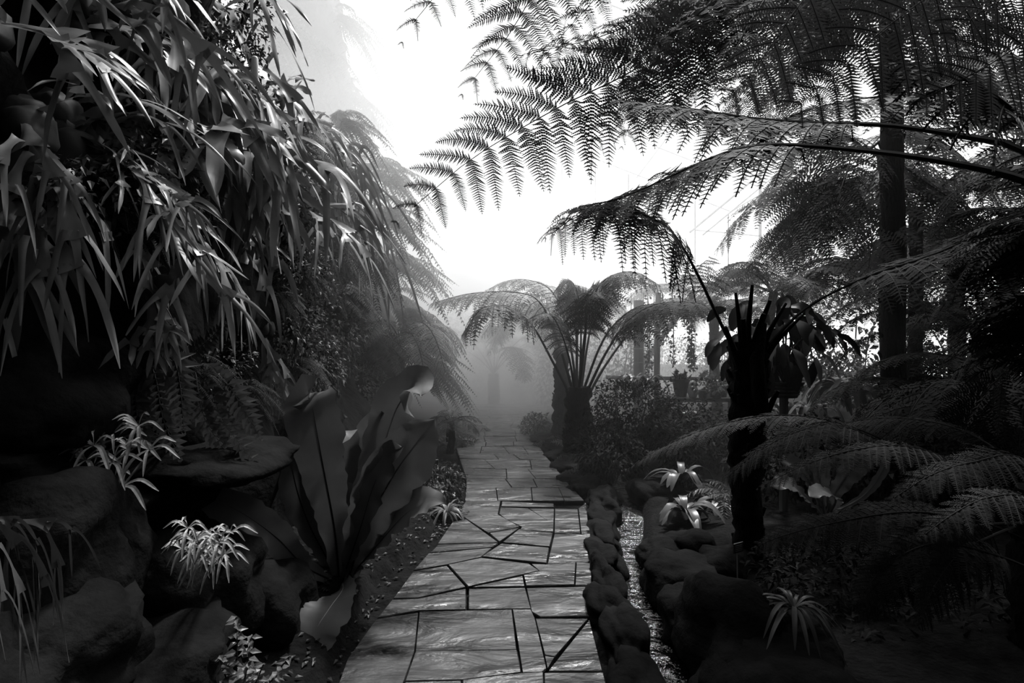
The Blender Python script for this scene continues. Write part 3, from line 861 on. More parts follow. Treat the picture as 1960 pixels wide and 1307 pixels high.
# F: the central tree fern beyond the bend of the path
cF = P(1108, 740, 7.0)
tF = thing('tree_fern', 'short-trunked tree fern fanning bare stalks beyond the bend of the path', 'tree fern', (cF[0], 7.0, 0))
trunk_geo((cF[0], 7.0, -.03), cF, .22, .15, 6, seg=22, knob=.25).build('trunk', M['bark'], tF, smooth=True)
Fk = dict(nrm=(0, -.15, 1), droop=.55, lod=2, m=14, pw=.2, rr=.021, ang=(5, 35))
for k, (pts, pl, br, mt) in enumerate([
    ([(1098, 770, 7.0), (1062, 700, 6.9), (1018, 622, 6.8), (975, 588, 6.7), (925, 590, 6.6), (885, 640, 6.6)], .50, .5, 'fern_mid'),
    ([(1100, 760, 7.0), (1070, 660, 7.1), (1034, 580, 7.2), (985, 560, 7.3), (900, 562, 7.5), (820, 582, 7.6)], .50, .42, 'fern_lit'),
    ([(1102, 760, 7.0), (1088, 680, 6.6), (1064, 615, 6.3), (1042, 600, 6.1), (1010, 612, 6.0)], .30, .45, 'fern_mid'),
    ([(1106, 760, 7.0), (1090, 650, 7.3), (1070, 580, 7.6), (1040, 545, 8.0), (985, 535, 8.4), (930, 555, 8.7)], .5, .4, 'fern_lit'),
    ([(1108, 760, 7.0), (1119, 640, 6.8), (1131, 578, 6.6), (1158, 535, 6.4), (1210, 520, 6.3), (1262, 545, 6.3)], .42, .42, 'fern_mid'),
    ([(1108, 760, 7.0), (1112, 640, 7.2), (1105, 560, 7.3), (1085, 535, 7.3), (1060, 560, 7.3)], .42, .5, 'fern_mid'),
    ([(1110, 760, 7.0), (1128, 640, 7.4), (1150, 555, 7.8), (1190, 530, 8.1), (1250, 545, 8.4)], .45, .45, 'fern_mid'),
    ([(1112, 760, 7.0), (1150, 660, 7.0), (1185, 612, 7.0), (1230, 585, 7.0), (1300, 585, 7.0), (1350, 600, 7.0)], .42, .38, 'fern'),
    ([(1114, 770, 7.0), (1160, 675, 6.7), (1205, 612, 6.5), (1260, 582, 6.4), (1330, 580, 6.3), (1390, 600, 6.3)], .40, .4, 'fern'),
    ([(1116, 775, 7.0), (1165, 690, 7.3), (1228, 612, 7.6), (1290, 580, 7.8), (1360, 575, 8.0)], .45, .42, 'fern'),
    ([(1106, 760, 7.0), (1120, 650, 6.6), (1122, 590, 6.2), (1135, 560, 5.8), (1150, 570, 5.5)], .34, .45, 'fern')]):
    add_frond(tF, W(*pts), material=mt, plen=pl, bare=br, n=22, seed=70 + k, **Fk)
g = Geo(); tube(g, W((1104, 750, 6.9), (1104, 680, 6.9), (1104, 632, 6.9), (1105, 626, 6.9)), [.02, .018, .022, .012], 7)
g.build('crozier', M['stem_mid'], tF)

# mist-bound tree ferns behind
def auto_tf(label, px, py, d, nf, L, seed, mt='fern_mid', pg=None, rise=.38, sag=.75, r=.1, n=20, plen=.4, bare=.25, m=10, lod=1, base_z=0.0, rr=.014, bx=None):
    c = P(px, py, d)
    t = tree_fern(label, ((c[0] if bx is None else (bx - CX) / FPX * d), d, base_z), c, r * 1.15, r, seed=seed)
    auto_fronds(t, c, nf, L, rise=rise, sag=sag, material=mt, lod=lod, n=n, m=m, plen=plen, seed=seed, bare=bare, rr=rr)
    return t


auto_tf('pale tree fern glowing in the mist left of the central one', 1062, 605, 9.5, 13, 1.9, 81, 'fern_lit', rise=.35, sag=.65, bare=.2, plen=.45, bx=1078, r=.06)
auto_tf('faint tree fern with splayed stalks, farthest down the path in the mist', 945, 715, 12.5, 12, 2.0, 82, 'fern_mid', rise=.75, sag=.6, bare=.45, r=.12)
auto_tf('mist-lit tree fern leaning out from the rock wall foliage', 765, 650, 8.2, 11, 1.35, 83, 'fern_lit', rise=.35, sag=.8, plen=.3, bare=.2, r=.07)
auto_tf('tree fern with a flat fringed crown over the hanging vines', 1365, 590, 9.5, 12, 1.9, 84, 'fern_mid', rise=.15, sag=.35, plen=.46, bare=.15, m=12, bx=1374, r=.08)
auto_tf('grey-lit tree fern crown above the basket plant', 1480, 560, 7.5, 11, 1.5, 85, 'fern_mid', rise=.3, sag=.5, plen=.38, bare=.15, m=12, bx=1440, r=.06)
auto_tf('low tree fern between the central one and the wooden posts', 1330, 560, 11, 9, 1.8, 86, 'fern_mid', rise=.2, sag=.4, plen=.4, bare=.15, bx=1160, r=.06)
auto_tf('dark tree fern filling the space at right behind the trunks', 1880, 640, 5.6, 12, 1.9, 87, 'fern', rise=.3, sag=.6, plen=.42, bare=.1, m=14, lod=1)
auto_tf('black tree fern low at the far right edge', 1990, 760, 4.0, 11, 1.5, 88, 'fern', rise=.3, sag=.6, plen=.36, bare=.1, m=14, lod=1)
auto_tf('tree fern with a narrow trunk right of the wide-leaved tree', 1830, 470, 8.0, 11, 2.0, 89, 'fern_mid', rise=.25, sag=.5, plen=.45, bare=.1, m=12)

# G: low spreading tree fern at the lower right, fronds sweep left over the stream
tG = thing('tree_fern', 'low spreading tree fern in lower right whose fronds sweep left over the stream', 'tree fern', (2.35, 2.3, .1))
trunk_geo((2.35, 2.3, 0), (2.35, 2.3, .85), .12, .11, 9).build('trunk', M['bark'], tG, smooth=True)
Gk = dict(lod=2, m=16, rr=.007, pw=.16)
for k, (pts, pl, br, mt, nr) in enumerate([
    ([(2000, 1000, 2.3), (1900, 960, 2.35), (1740, 865, 2.4), (1600, 808, 2.5), (1480, 795, 2.65), (1370, 815, 2.8), (1270, 855, 2.9), (1205, 895, 2.95)], .26, .42, 'fern_mid', (0, -.1, 1)),
    ([(2000, 1000, 2.3), (1880, 930, 2.2), (1740, 870, 2.25), (1610, 815, 2.3), (1530, 825, 2.35), (1450, 865, 2.4), (1380, 925, 2.45)], .24, .48, 'fern', (0, -.2, 1)),
    ([(2000, 1000, 2.3), (1860, 900, 2.15), (1740, 855, 2.1), (1640, 860, 2.1), (1540, 890, 2.1), (1450, 935, 2.15)], .22, .35, 'fern', (0, -.3, 1)),
    ([(2000, 980, 2.3), (1930, 880, 2.5), (1830, 820, 2.7), (1710, 800, 2.9), (1600, 815, 3.1), (1500, 860, 3.2)], .28, .3, 'fern', (0, -.2, 1)),
    ([(2050, 1000, 2.2), (1960, 880, 2.0), (1860, 885, 1.95), (1780, 910, 1.95), (1700, 960, 1.95)], .22, .3, 'fern', (0, -.4, .9)),
    ([(2050, 1050, 2.1), (1980, 960, 1.8), (1900, 950, 1.75), (1830, 980, 1.75), (1760, 1030, 1.75)], .2, .3, 'fern', (0, -.4, .9)),
    ([(2000, 1050, 2.2), (1880, 1000, 2.2), (1740, 980, 2.25), (1600, 1000, 2.35), (1500, 1025, 2.45), (1440, 1050, 2.5)], .25, .3, 'fern', (0, -.5, .9)),
    ([(2000, 1100, 2.1), (1900, 1060, 2.0), (1790, 1040, 2.0), (1700, 1080, 2.0), (1640, 1150, 2.0)], .22, .3, 'fern', (0, -.6, .8)),
    ([(2000, 1000, 2.2), (1850, 1010, 2.1), (1740, 1070, 2.0), (1690, 1130, 2.0), (1640, 1180, 2.0)], .22, .4, 'fern', (.3, -.8, .5)),
    ([(1960, 1000, 2.2), (1850, 1050, 2.0), (1790, 1120, 1.9), (1760, 1200, 1.85)], .22, .3, 'fern', (.4, -.8, .4))]):
    add_frond(tG, W(*pts), material=mt, plen=pl * .62, nrm=nr, bare=br, n=34, ang=(20, 40), droop=.3, seed=100 + k, **Gk)

# more of the overhead canopy
for k, (root, pts, pl) in enumerate([
    (tA, [(1690, -200, 4.8), (1400, -200, 4.2), (1200, -60, 3.9), (1110, 30, 3.8), (1040, 110, 3.7), (1000, 170, 3.7)], .42),
    (tA, [(1690, -200, 4.8), (1500, -160, 4.9), (1330, -40, 5.0), (1210, 60, 5.1), (1130, 140, 5.2)], .6),
    (tA, [(1690, -200, 4.8), (1420, -40, 4.4), (1300, 90, 4.2), (1230, 180, 4.1), (1190, 280, 4.1)], .5),
    (tA, [(1690, -200, 4.8), (1640, -80, 5.4), (1560, 60, 6.0), (1500, 160, 6.4), (1470, 250, 6.6)], .7),
    (tA, [(1690, -200, 4.8), (1760, -80, 5.4), (1800, 60, 6.0), (1790, 160, 6.4), (1770, 260, 6.6)], .7),
    (tA, [(1690, -200, 4.8), (1540, -100, 3.9), (1450, 20, 3.4), (1400, 110, 3.2), (1370, 180, 3.1)], .4),
    (tA, [(1690, -200, 4.8), (1700, -100, 4.0), (1720, 20, 3.5), (1730, 120, 3.3), (1720, 200, 3.2)], .42),
    (tB, [(2120, 420, 2.0), (2060, 200, 2.6), (1980, 120, 3.0), (1880, 110, 3.4), (1780, 170, 3.7), (1700, 260, 3.9)], .5),
    (tB, [(2120, 420, 2.0), (1980, 240, 2.4), (1840, 190, 2.7), (1680, 185, 3.0), (1520, 220, 3.3), (1400, 290, 3.5)], .42),
    (tB, [(2120, 420, 2.0), (2040, 330, 2.5), (1960, 320, 2.9), (1860, 350, 3.2), (1780, 420, 3.4)], .42),
    (tB, [(2120, 500, 2.0), (2040, 620, 2.4), (1960, 680, 2.7), (1880, 760, 2.9), (1820, 860, 3.0)], .34),
    (tE, [(1690, 290, 5.3), (1620, 330, 5.4), (1560, 400, 5.5), (1500, 450, 5.6), (1440, 520, 5.7)], .5),
    (tE, [(1690, 290, 5.3), (1760, 340, 5.0), (1840, 400, 4.8), (1920, 480, 4.6)], .5),
    (tB, [(2120, 420, 2.0), (2030, 440, 2.3), (1950, 450, 2.5), (1880, 480, 2.7), (1830, 540, 2.8)], .3)]):
    add_frond(root, W(*pts), plen=pl, nrm=(0, -.6, .8), droop=.45, bare=.18, pw=.21, ang=(12, 38), seed=150 + k, lod=2, m=20, n=22, rr=.011)
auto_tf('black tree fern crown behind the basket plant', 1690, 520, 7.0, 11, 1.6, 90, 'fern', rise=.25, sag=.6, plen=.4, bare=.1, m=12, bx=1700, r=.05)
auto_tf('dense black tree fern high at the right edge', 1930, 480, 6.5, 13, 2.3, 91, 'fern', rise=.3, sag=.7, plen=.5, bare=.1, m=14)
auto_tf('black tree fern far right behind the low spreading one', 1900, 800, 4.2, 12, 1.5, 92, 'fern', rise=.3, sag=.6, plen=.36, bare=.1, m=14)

# ================================================================ PLANTS ON THE ROCK WALL
def wp(px, py, push=.05):
    """the point of the rock face that lies behind a place in the picture"""
    r = P(px, py, 1.0) - np.array([0, 0, EYE])
    hit = wall_bvh.ray_cast(Vector((0, 0, EYE)), Vector(r))[0]
    if hit is None or hit.y > 10.5:
        d = float(np.interp(px, [400, 550, 700, 800], [3.2, 4.4, 7.3, 9.5]))
        return P(px, py, d)
    d = max(.8, hit.y - push)
    return P(px, py, d)


OUT = (1.0, -.45, .05)
for k, (px, py, nf, L, Wd, d0, gv, sp, mt, lab) in enumerate([
    (-30, 40, 9, .75, .045, (1, -.1, .1), .45, .5, 'stag', 'staghorn fern in the top left corner with broad dark straps'),
    (40, 235, 9, .80, .042, (.45, -.3, -.4), .9, .35, 'stag', 'staghorn fern at left edge with the longest straps, hanging past the dark hollow'),
    (5, 330, 7, .85, .045, (.3, -.3, -.8), .9, .28, 'stag', 'staghorn fern at left edge hanging below the longest-strapped one'),
    (150, 40, 8, .75, .04, (1, -.3, 0), .5, .45, 'stag', 'staghorn fern second from the top left corner, straps reaching right'),
    (110, 255, 9, .85, .030, (1, -.2, -.15), .45, .25, 'stag', 'staghorn fern with narrow straps streaming right below the dark hollow'),
    (150, 300, 8, .85, .026, (1, -.2, -.25), .5, .22, 'stag', 'staghorn fern with thin pale straps just under the streaming one'),
    (245, 15, 8, .70, .04, (.7, -.5, -.3), .7, .45, 'stag', 'staghorn fern at the top, third from the corner'),
    (330, 30, 8, .70, .04, (.6, -.5, -.4), .8, .45, 'stag', 'staghorn fern at the top, fourth from the corner, above the small-leaved tangle'),
    (405, 35, 7, .70, .035, (.7, -.4, -.3), .8, .4, 'stag', 'staghorn fern at the top beside the pale hanging tube'),
    (330, 150, 8, .65, .05, (.6, -.6, -.2), .7, .5, 'stag', 'staghorn fern in the middle of the wall with shadowed straps'),
    (320, 235, 7, .62, .075, (.5, -.8, -.1), 1.0, .4, 'stag', 'staghorn fern with the broadest pale straps folding over like gloves'),
    (415, 165, 9, .62, .05, (.8, -.5, 0), .8, .5, 'stag', 'staghorn fern left of the pale hanging tube'),
    (440, 260, 9, .62, .05, (.7, -.6, 0), .9, .5, 'stag', 'staghorn fern with bright drooping antlers below the pale hanging tube'),
    (425, 345, 8, .62, .05, (.7, -.6, -.2), .9, .45, 'stag', 'staghorn fern with a bent pale strap pierced by a hole'),
    (495, 330, 8, .66, .04, (.8, -.4, -.1), .9, .45, 'stag', 'staghorn fern with pale antlers at the edge of the mist'),
    (500, 200, 7, .5, .04, (.9, -.2, .2), .7, .5, 'stag', 'small dark staghorn fern jutting into the mist'),
    (330, 430, 8, .70, .028, (.7, -.5, -.5), .8, .3, 'stag', 'staghorn fern with slender straps hanging over the dark rock face'),
    (235, 395, 8, .6, .026, (.9, -.3, -.3), .6, .35, 'stag', 'staghorn fern with slender straps above the mossy rock face'),
    (470, 440, 8, .55, .026, (.8, -.5, -.4), .9, .35, 'stag', 'staghorn fern with slender straps, right of the dark rock face'),
    (290, 560, 4, .42, .028, (.3, -.4, -.8), .6, .25, 'stag', 'small staghorn fern dangling alone on the dark rock face'),
    (505, 640, 4, .30, .025, (.3, -.5, -.8), .8, .25, 'stag', 'tiny staghorn fern with one upside-down antler above the ledge'),
    (560, 300, 10, .75, .032, (.8, -.5, .1), .9, .45, 'stag', 'misty staghorn fern with looping straps'),
    (610, 300, 10, .85, .030, (.8, -.5, .1), .9, .45, 'stag', 'misty staghorn fern behind the looping one'),
    (645, 370, 10, .95, .030, (.8, -.5, -.1), 1.0, .4, 'stag', 'misty staghorn fern trailing farthest towards the path'),
    (575, 400, 9, .70, .028, (.8, -.5, -.2), .9, .4, 'stag', 'staghorn fern with grey trailing straps below the looping one'),
]):
    p = wp(px, py, .06)
    dist = p[1]
    staghorn(lab, p, d0, nf=max(3, int(nf * .62)), L=L * min(1.5, max(.75, dist / 2.6)) * .78, W=Wd * min(1.4, max(.7, dist / 2.4)) * 1.25, seed=200 + k, grav=gv, spread=sp, material=mt)
# blurred straps close to the lens at the lower left
staghorn('staghorn fern close to the lens at the lower left edge with soft curling straps', P(-60, 1020, 1.25), (.9, -.1, .2), nf=4, L=.24, W=.010, seed=240, grav=1.5, spread=.25, shield=False, material='near', group=None)

# hanging sword ferns on the face
for k, (px, py, nf, L, pl, mt, lab) in enumerate([
    (560, 250, 16, .7, .075, 'fern_lit', 'hanging fern among the misty staghorns'),
    (640, 240, 16, .9, .10, 'fern_lit', 'hanging fern at the top of the leaning wall edge'),
    (700, 330, 18, 1.0, .11, 'fern_lit', 'hanging fern on the wall edge beneath the glare'),
    (620, 340, 16, .8, .09, 'fern_lit', 'hanging fern left of the wall edge, above the sunlit drape'),
    (700, 420, 18, 1.1, .12, 'fern_lit', 'sunlit hanging fern draped over the wall edge'),
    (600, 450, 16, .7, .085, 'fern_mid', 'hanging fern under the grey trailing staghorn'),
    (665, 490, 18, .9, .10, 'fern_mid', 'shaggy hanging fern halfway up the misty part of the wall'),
    (735, 500, 18, 1.2, .13, 'fern_lit', 'hanging fern glowing beside the lowest tip of the overhead frond'),
    (720, 570, 18, 1.1, .13, 'fern_mid', 'hanging fern with long arms reaching toward the path'),
    (760, 600, 16, 1.2, .14, 'fern_mid', 'hanging fern at the outermost point of the wall'),
    (640, 560, 16, .8, .09, 'fern_mid', 'hanging fern above the small-leaved climber'),
    (700, 650, 16, 1.0, .11, 'fern_mid', 'hanging fern drooping over the tall nest fern'),
    (770, 680, 16, 1.2, .13, 'fern_mid', 'hanging fern low at the bend of the wall'),
    (560, 520, 14, .5, .06, 'fern_mid', 'hanging fern beside the dark rock face'),
    (530, 570, 14, .5, .05, 'fern_mid', 'hanging fern with curled narrow leaflets at the rock ledge'),
    (230, 420, 14, .45, .05, 'fern', 'dark fern tangled beneath the streaming staghorn'),
    (140, 410, 14, .4, .05, 'fern', 'dark fern above the mossy rock face'),
    (430, 400, 14, .45, .05, 'fern', 'dark fern behind the pierced staghorn strap'),
    (350, 700, 10, .4, .045, 'fern', 'dark fern on the ledge behind the holly ferns'),
    (470, 740, 12, .5, .055, 'fern_mid', 'fern on the ledge between the holly ferns and the nest fern'),
    (560, 700, 14, .55, .06, 'fern_mid', 'fern rooted just above the nest fern'),
    (800, 720, 14, 1.0, .10, 'fern_mid', 'fern at the foot of the wall in the mist'),
]):
    p = wp(px, py, .05)
    s = min(1.6, max(.8, p[1] / 4.5))
    small_fern('hanging_fern', lab, 'fern', p, nf=nf + 6, L=L * s * .62, plen=pl * s * .62, pwid=pl * s * .17, mat_=mt, seed=260 + k, d0=OUT, spread=.9, rise=.35, sag=.6, n=30, droop=.5, group='ferns hanging on the rock wall')
for k, (px, py, d, lab) in enumerate([
    (470, 30, 9.5, 'misty fern curtain left of the glare at the top of the picture'), (540, 60, 9.6, 'misty fern curtain in the middle of the top'),
    (600, 110, 10, 'misty fern curtain right of the pale hanging tube'), (520, 150, 9.4, 'misty fern curtain just right of the pale hanging tube'),
    (640, 40, 10.4, 'brightest misty fern curtain beside the glare'), (580, 200, 9.8, 'misty fern curtain above the looping staghorn'), (650, 180, 10.4, 'misty fern curtain right above the wall edge'),
    (490, 230, 9.2, 'misty fern curtain low on the far cliff')]):
    p = P(px, py, d)
    small_fern('hanging_fern', lab, 'fern', p, nf=22, L=1.1, plen=.16, pwid=.035, mat_='fern_mid', seed=300 + k, d0=OUT, spread=1.0, rise=.2, sag=.9, n=26, droop=.6, group='fern curtains on the far cliff')
# small-leaved climbers
for k, (px, py, r, n, L, mt, lab) in enumerate([
    (640, 620, (.30, .9, .55), 2600, .06, 'shrub', 'small-leaved climber covering the wall under the hanging ferns'),
    (600, 690, (.28, .6, .40), 2000, .055, 'shrub', 'small-leaved climber directly over the tall nest fern'),
    (560, 620, (.20, .4, .35), 1300, .045, 'shrub', 'small-leaved climber at the right end of the ledge'),
    (700, 740, (.30, .8, .35), 1800, .06, 'shrub', 'small-leaved climber at the foot of the wall behind the nest fern'),
    (440, 150, (.15, .3, .30), 900, .035, 'shrub_dark', 'small-leaved tangle beside the pale hanging tube'),
    (445, 30, (.22, .35, .40), 1100, .045, 'shrub_dark', 'small-leaved tangle at the very top beside the misty far cliff'),
    (220, 400, (.14, .35, .16), 900, .045, 'shrub_dark', 'small-leaved tangle over the mossy rock face'),
    (330, 360, (.14, .3, .3), 900, .04, 'shrub_dark', 'small-leaved tangle between the middle staghorns'),
    (560, 350, (.2, .5, .5), 1600, .06, 'shrub', 'leafy tangle behind the misty staghorns'),
    (650, 440, (.3, .8, .7), 2200, .08, 'shrub', 'leafy tangle behind the sunlit hanging fern'),
    (420, 700, (.16, .3, .16), 700, .04, 'shrub_dark', 'small-leaved tangle along the ledge'),
    (590, 520, (.2, .5, .3), 1300, .05, 'shrub', 'leafy tangle under the grey trailing straps'),
]):
    p = wp(px, py, .08)
    shrub('climber', lab, 'shrub', p, r, n=n, L=L, W=L * .45, mat_=mt, seed=320 + k, stems=3)

# holly ferns: broad toothed leaflets
def holly(label, fr, d, seed, pl=.085):
    p0 = P(fr[0][0][0], fr[0][0][1], d + .1)
    t = thing('holly_fern', label, 'fern', p0, 'holly ferns on the ledge')
    for k, f in enumerate(fr):
        g = Geo(); pinnate(g, [P(a, b, d - .03 * i) for i, (a, b) in enumerate(f)], n=16, plen=pl, pwid=.042, nrm=(0, -1, .1), droop=.1, seed=seed + k, bare=.1, ang=25)
        g.build('frond', [M['glossy'], M['stem_mid']], t)
    return t


holly('holly fern with broad pointed leaflets hanging over the variegated plant', [[(285, 685), (300, 730), (312, 800), (345, 880)], [(285, 685), (330, 690), (345, 740), (352, 830)], [(280, 690), (262, 730), (262, 790), (285, 850)]], 2.2, 400)
holly('holly fern hanging left of the small dark gap with glossy leaflets', [[(365, 700), (400, 740), (430, 810), (495, 895)], [(365, 700), (385, 760), (395, 810), (440, 870)], [(370, 700), (430, 730), (470, 790), (500, 840)]], 2.5, 410)
holly('dim holly fern drooping beside the round mossy boulder', [[(130, 735), (155, 760), (165, 810), (200, 865)], [(130, 735), (140, 770), (150, 800)]], 2.0, 420, .06)
t = thing('curled_fern', 'single fern frond with rolled round leaflets reaching up from the ledge', 'fern', P(310, 700, 2.3))
g = Geo(); pinnate(g, W((310, 700, 2.3), (360, 680, 2.3), (400, 650, 2.3), (450, 598, 2.3)), n=22, plen=.05, pwid=.022, nrm=(0, -1, .3), droop=-.1, seed=5, ang=5); g.build('frond', [M['hosta'], M['stem']], t)


# variegated plants
def variegated(label, pts, d, L, seed, root):
    rng = np.random.default_rng(seed)
    t = thing('variegated_plant', label, 'plant', root)
    gs = Geo()
    for k, (px, py) in enumerate(pts):
        o = P(px, py, d + rng.uniform(-.08, .08))
        tube(gs, cr([root, (np.array(root) + o) / 2 + np.array([0, 0, .04]), o], 8), .004, 5)
        g = Geo()
        nl = int(rng.integers(7, 10)); a0 = rng.uniform(0, 6.28)
        for q in range(nl):
            a = a0 + 6.28 * q / nl + rng.normal(0, .15)
            dr = nrmz(np.array([math.cos(a), -.35 + .5 * math.sin(a * 2 + 1), math.sin(a) * .7 + .15]))
            l = L * rng.uniform(.7, 1.2)
            c = [o, o + dr * l * .5 + np.array([0, 0, .01]), o + dr * l - np.array([0, 0, l * .35])]
            ribbon(g, c, l * .06, (0, -.6, .8), seg=9, cross=3, fold=.3, wave=.03, seed=int(rng.integers(1e6)))
        g.build('leaf_whorl', M['varieg'], t)
    gs.build('stem', M['stem_mid'], t)


variegated('pale variegated plant spraying over the dark rock, below the holly fern', [(140, 850), (115, 872), (180, 852), (215, 830), (265, 815), (250, 856), (215, 885), (285, 860), (235, 930), (165, 880)], 1.95, .12, 430, P(330, 850, 2.35))
variegated('small bushy variegated plant with striped leaflets above the lower rocks', [(360, 1010), (372, 1035), (350, 1050), (420, 1038), (400, 1058), (385, 1075), (440, 1020), (408, 1040), (395, 1030), (430, 1060), (375, 1058), (410, 1080)], 1.9, .085, 431, P(430, 1085, 2.2))


# nest ferns
def nest(label, o, fr, mt='nest', group=None):
    t = thing('nest_fern', label, 'fern', o, group)
    for k, (pts, hw, nr, prof, wv, mid) in enumerate(fr):
        g = Geo()
        C = ribbon(g, W(*pts), hw, nr, prof, seg=40, cross=9, fold=.16, wave=wv * 1.5, wf=6, rag=.08, seed=500 + k)
        f = g.build('frond', M[mt], t, smooth=True)
        g = Geo(); n_ = len(C)
        S = nrmz(np.cross(tang(C), np.array(nr, float))); N = np.cross(S, tang(C))
        tube(g, C + N * -.003, np.linspace(.0085, .002, n_), 5); g.build('midrib', M[mid], f)
    return t


pw_ = lambda x: (np.clip(.16 + 1.3 * x, 0, 1)) * (1 - np.clip((x - .75) / .25, 0, 1) ** 2.4) + .03
nest('giant nest fern with broad dark-ribbed leaves standing beside the path', P(655, 1118, 3.2), [
    ([(650, 1120, 3.2), (640, 1010, 3.1), (618, 890, 3.05), (600, 790, 3.08), (593, 752, 3.15), (588, 765, 2.95)], .155, (0, -1, .12), pw_, .05, 'midrib'),
    ([(662, 1120, 3.2), (700, 1010, 3.0), (750, 915, 2.95), (795, 850, 2.95), (832, 803, 3.0)], .165, (.25, -1, .2), pw_, .06, 'midrib'),
    ([(662, 1110, 3.3), (700, 960, 3.35), (735, 850, 3.4), (762, 775, 3.4), (795, 738, 3.25), (806, 760, 3.05)], .15, (.1, -1, .6), pw_, .09, 'palerib'),
    ([(655, 1110, 3.3), (690, 930, 3.5), (710, 850, 3.55), (722, 805, 3.5), (735, 790, 3.4)], .12, (-.3, -1, .5), pw_, .09, 'palerib'),
    ([(645, 1115, 3.2), (585, 1085, 2.9), (530, 1030, 2.7), (460, 980, 2.65), (400, 957, 2.65), (352, 958, 2.65)], .085, (.1, -.9, .7), pw_, .06, 'midrib'),
    ([(655, 1115, 3.15), (655, 1130, 2.9), (630, 1165, 2.7), (600, 1215, 2.6), (578, 1290, 2.5)], .13, (-.2, -.9, .7), pw_, .05, 'palerib'),
    ([(665, 1110, 3.2), (725, 1040, 3.0), (775, 985, 2.9), (820, 958, 2.85), (855, 965, 2.8)], .10, (-.1, -.6, .9), pw_, .12, 'midrib'),
    ([(650, 1110, 3.3), (590, 1000, 3.3), (560, 900, 3.3), (556, 830, 3.3)], .13, (-.3, -1, .1), pw_, .05, 'midrib'),
    ([(655, 1110, 3.35), (660, 960, 3.5), (655, 860, 3.5), (640, 815, 3.4), (660, 800, 3.2)], .13, (0, -1, .3), pw_, .08, 'midrib'),
    ([(655, 1110, 3.2), (690, 1010, 2.95), (715, 930, 2.9), (745, 870, 2.9), (770, 855, 2.8)], .09, (-.5, -1, .2), pw_, .08, 'midrib'),
    ([(650, 1110, 3.3), (700, 1040, 3.3), (740, 1010, 3.1), (745, 1035, 2.95)], .07, (0, -.8, .6), pw_, .1, 'palerib'),
    ([(650, 1110, 3.3), (640, 930, 3.6), (615, 810, 3.6), (585, 760, 3.4), (560, 770, 3.2)], .11, (0, -.7, .7), pw_, .1, 'palerib'),
])
nest('nest fern with crinkled pale leaves in the shade right of the shaggy trunk', P(1580, 985, 3.2), [
    ([(1580, 985, 3.2), (1600, 940, 3.2), (1635, 890, 3.2), (1670, 855, 3.2)], .075, (.1, -1, .3), pw_, .1, 'palerib'),
    ([(1575, 985, 3.2), (1540, 950, 3.1), (1510, 925, 3.0), (1475, 930, 2.95)], .06, (0, -.7, .8), pw_, .1, 'palerib'),
    ([(1575, 985, 3.2), (1555, 930, 3.2), (1525, 890, 3.15), (1490, 880, 3.1)], .05, (0, -.9, .5), pw_, .1, 'palerib'),
    ([(1580, 985, 3.2), (1570, 920, 3.2), (1560, 880, 3.2), (1545, 860, 3.2)], .07, (0, -1, .1), pw_, .05, 'palerib'),
    ([(1585, 985, 3.2), (1600, 955, 3.0), (1575, 940, 2.9), (1550, 950, 2.8)], .05, (0, -.5, .9), pw_, .1, 'palerib'),
    ([(1585, 985, 3.2), (1650, 950, 3.3), (1690, 900, 3.3), (1700, 850, 3.3)], .03, (0, -1, .1), pw_, .1, 'palerib'),
], mt='nest')

# pale tube hanging on the wall
t = thing('tube_lamp', 'pale tube on a thin horizontal bracket, hanging in the mist by the wall', 'lamp', P(488, 130, 2.5))
g = Geo(); c = P(488, 154, 2.5); lathe(g, c, [(.0, 0), (.012, 0), (.015, .008), (.015, .105), (.011, .113), (0, .114)], 16); g.build('tube', M['ceramic'], t, smooth=True)
g = Geo(); tube(g, [P(488, 130, 2.5), P(452, 129, 2.5), P(405, 132, 2.5)], .006, 5); g.build('bracket', M['metal'], t)

# ================================================================ ROCKS
def rock(label, c, s, seed, mt='rock', group=None, amp=.28, name='boulder'):
    g = rock_geo((0, 0, 0), s, seed, 4, amp)
    o = g.build(name, M[mt], smooth=True); o.location = Vector([float(v) for v in c])
    return tag(o, label, 'rock', group)


for k, (px, py, d, s, lab) in enumerate([
    (55, 765, 1.95, (.30, .30, .22), 'round mossy boulder bulging from the left edge'),
    (30, 900, 1.9, (.24, .28, .14), 'dark boulder right under the round mossy one'),
    (60, 1060, 1.75, (.28, .3, .26), 'rough boulder at the lower left edge behind the soft straps'),
    (190, 1130, 1.95, (.14, .2, .38), 'upright pillar-shaped rock at the lower left'),
    (390, 885, 2.5, (.34, .35, .09), 'flat ledge rock under the holly ferns'),
    (330, 1120, 2.3, (.34, .3, .28), 'broad boulder beneath the small bushy variegated plant'),
    (170, 960, 2.2, (.30, .3, .16), 'dark rock in the hollow below the pale variegated plant'),
    (470, 1180, 2.6, (.30, .3, .26), 'dark boulder behind the toothed seedling at the bottom'),
    (60, 1270, 1.6, (.3, .3, .22), 'black boulder in the bottom left corner'),
    (270, 1270, 1.95, (.34, .3, .2), 'black boulder at the bottom, right of the corner one')]):
    rock(lab, P(px, py, d), s, 40 + k)
rs = random.Random(9)
near = ['first', 'second', 'third', 'fourth', 'fifth', 'sixth', 'seventh', 'eighth', 'ninth', 'tenth', 'eleventh', 'twelfth', 'thirteenth', 'fourteenth']
y = 2.35
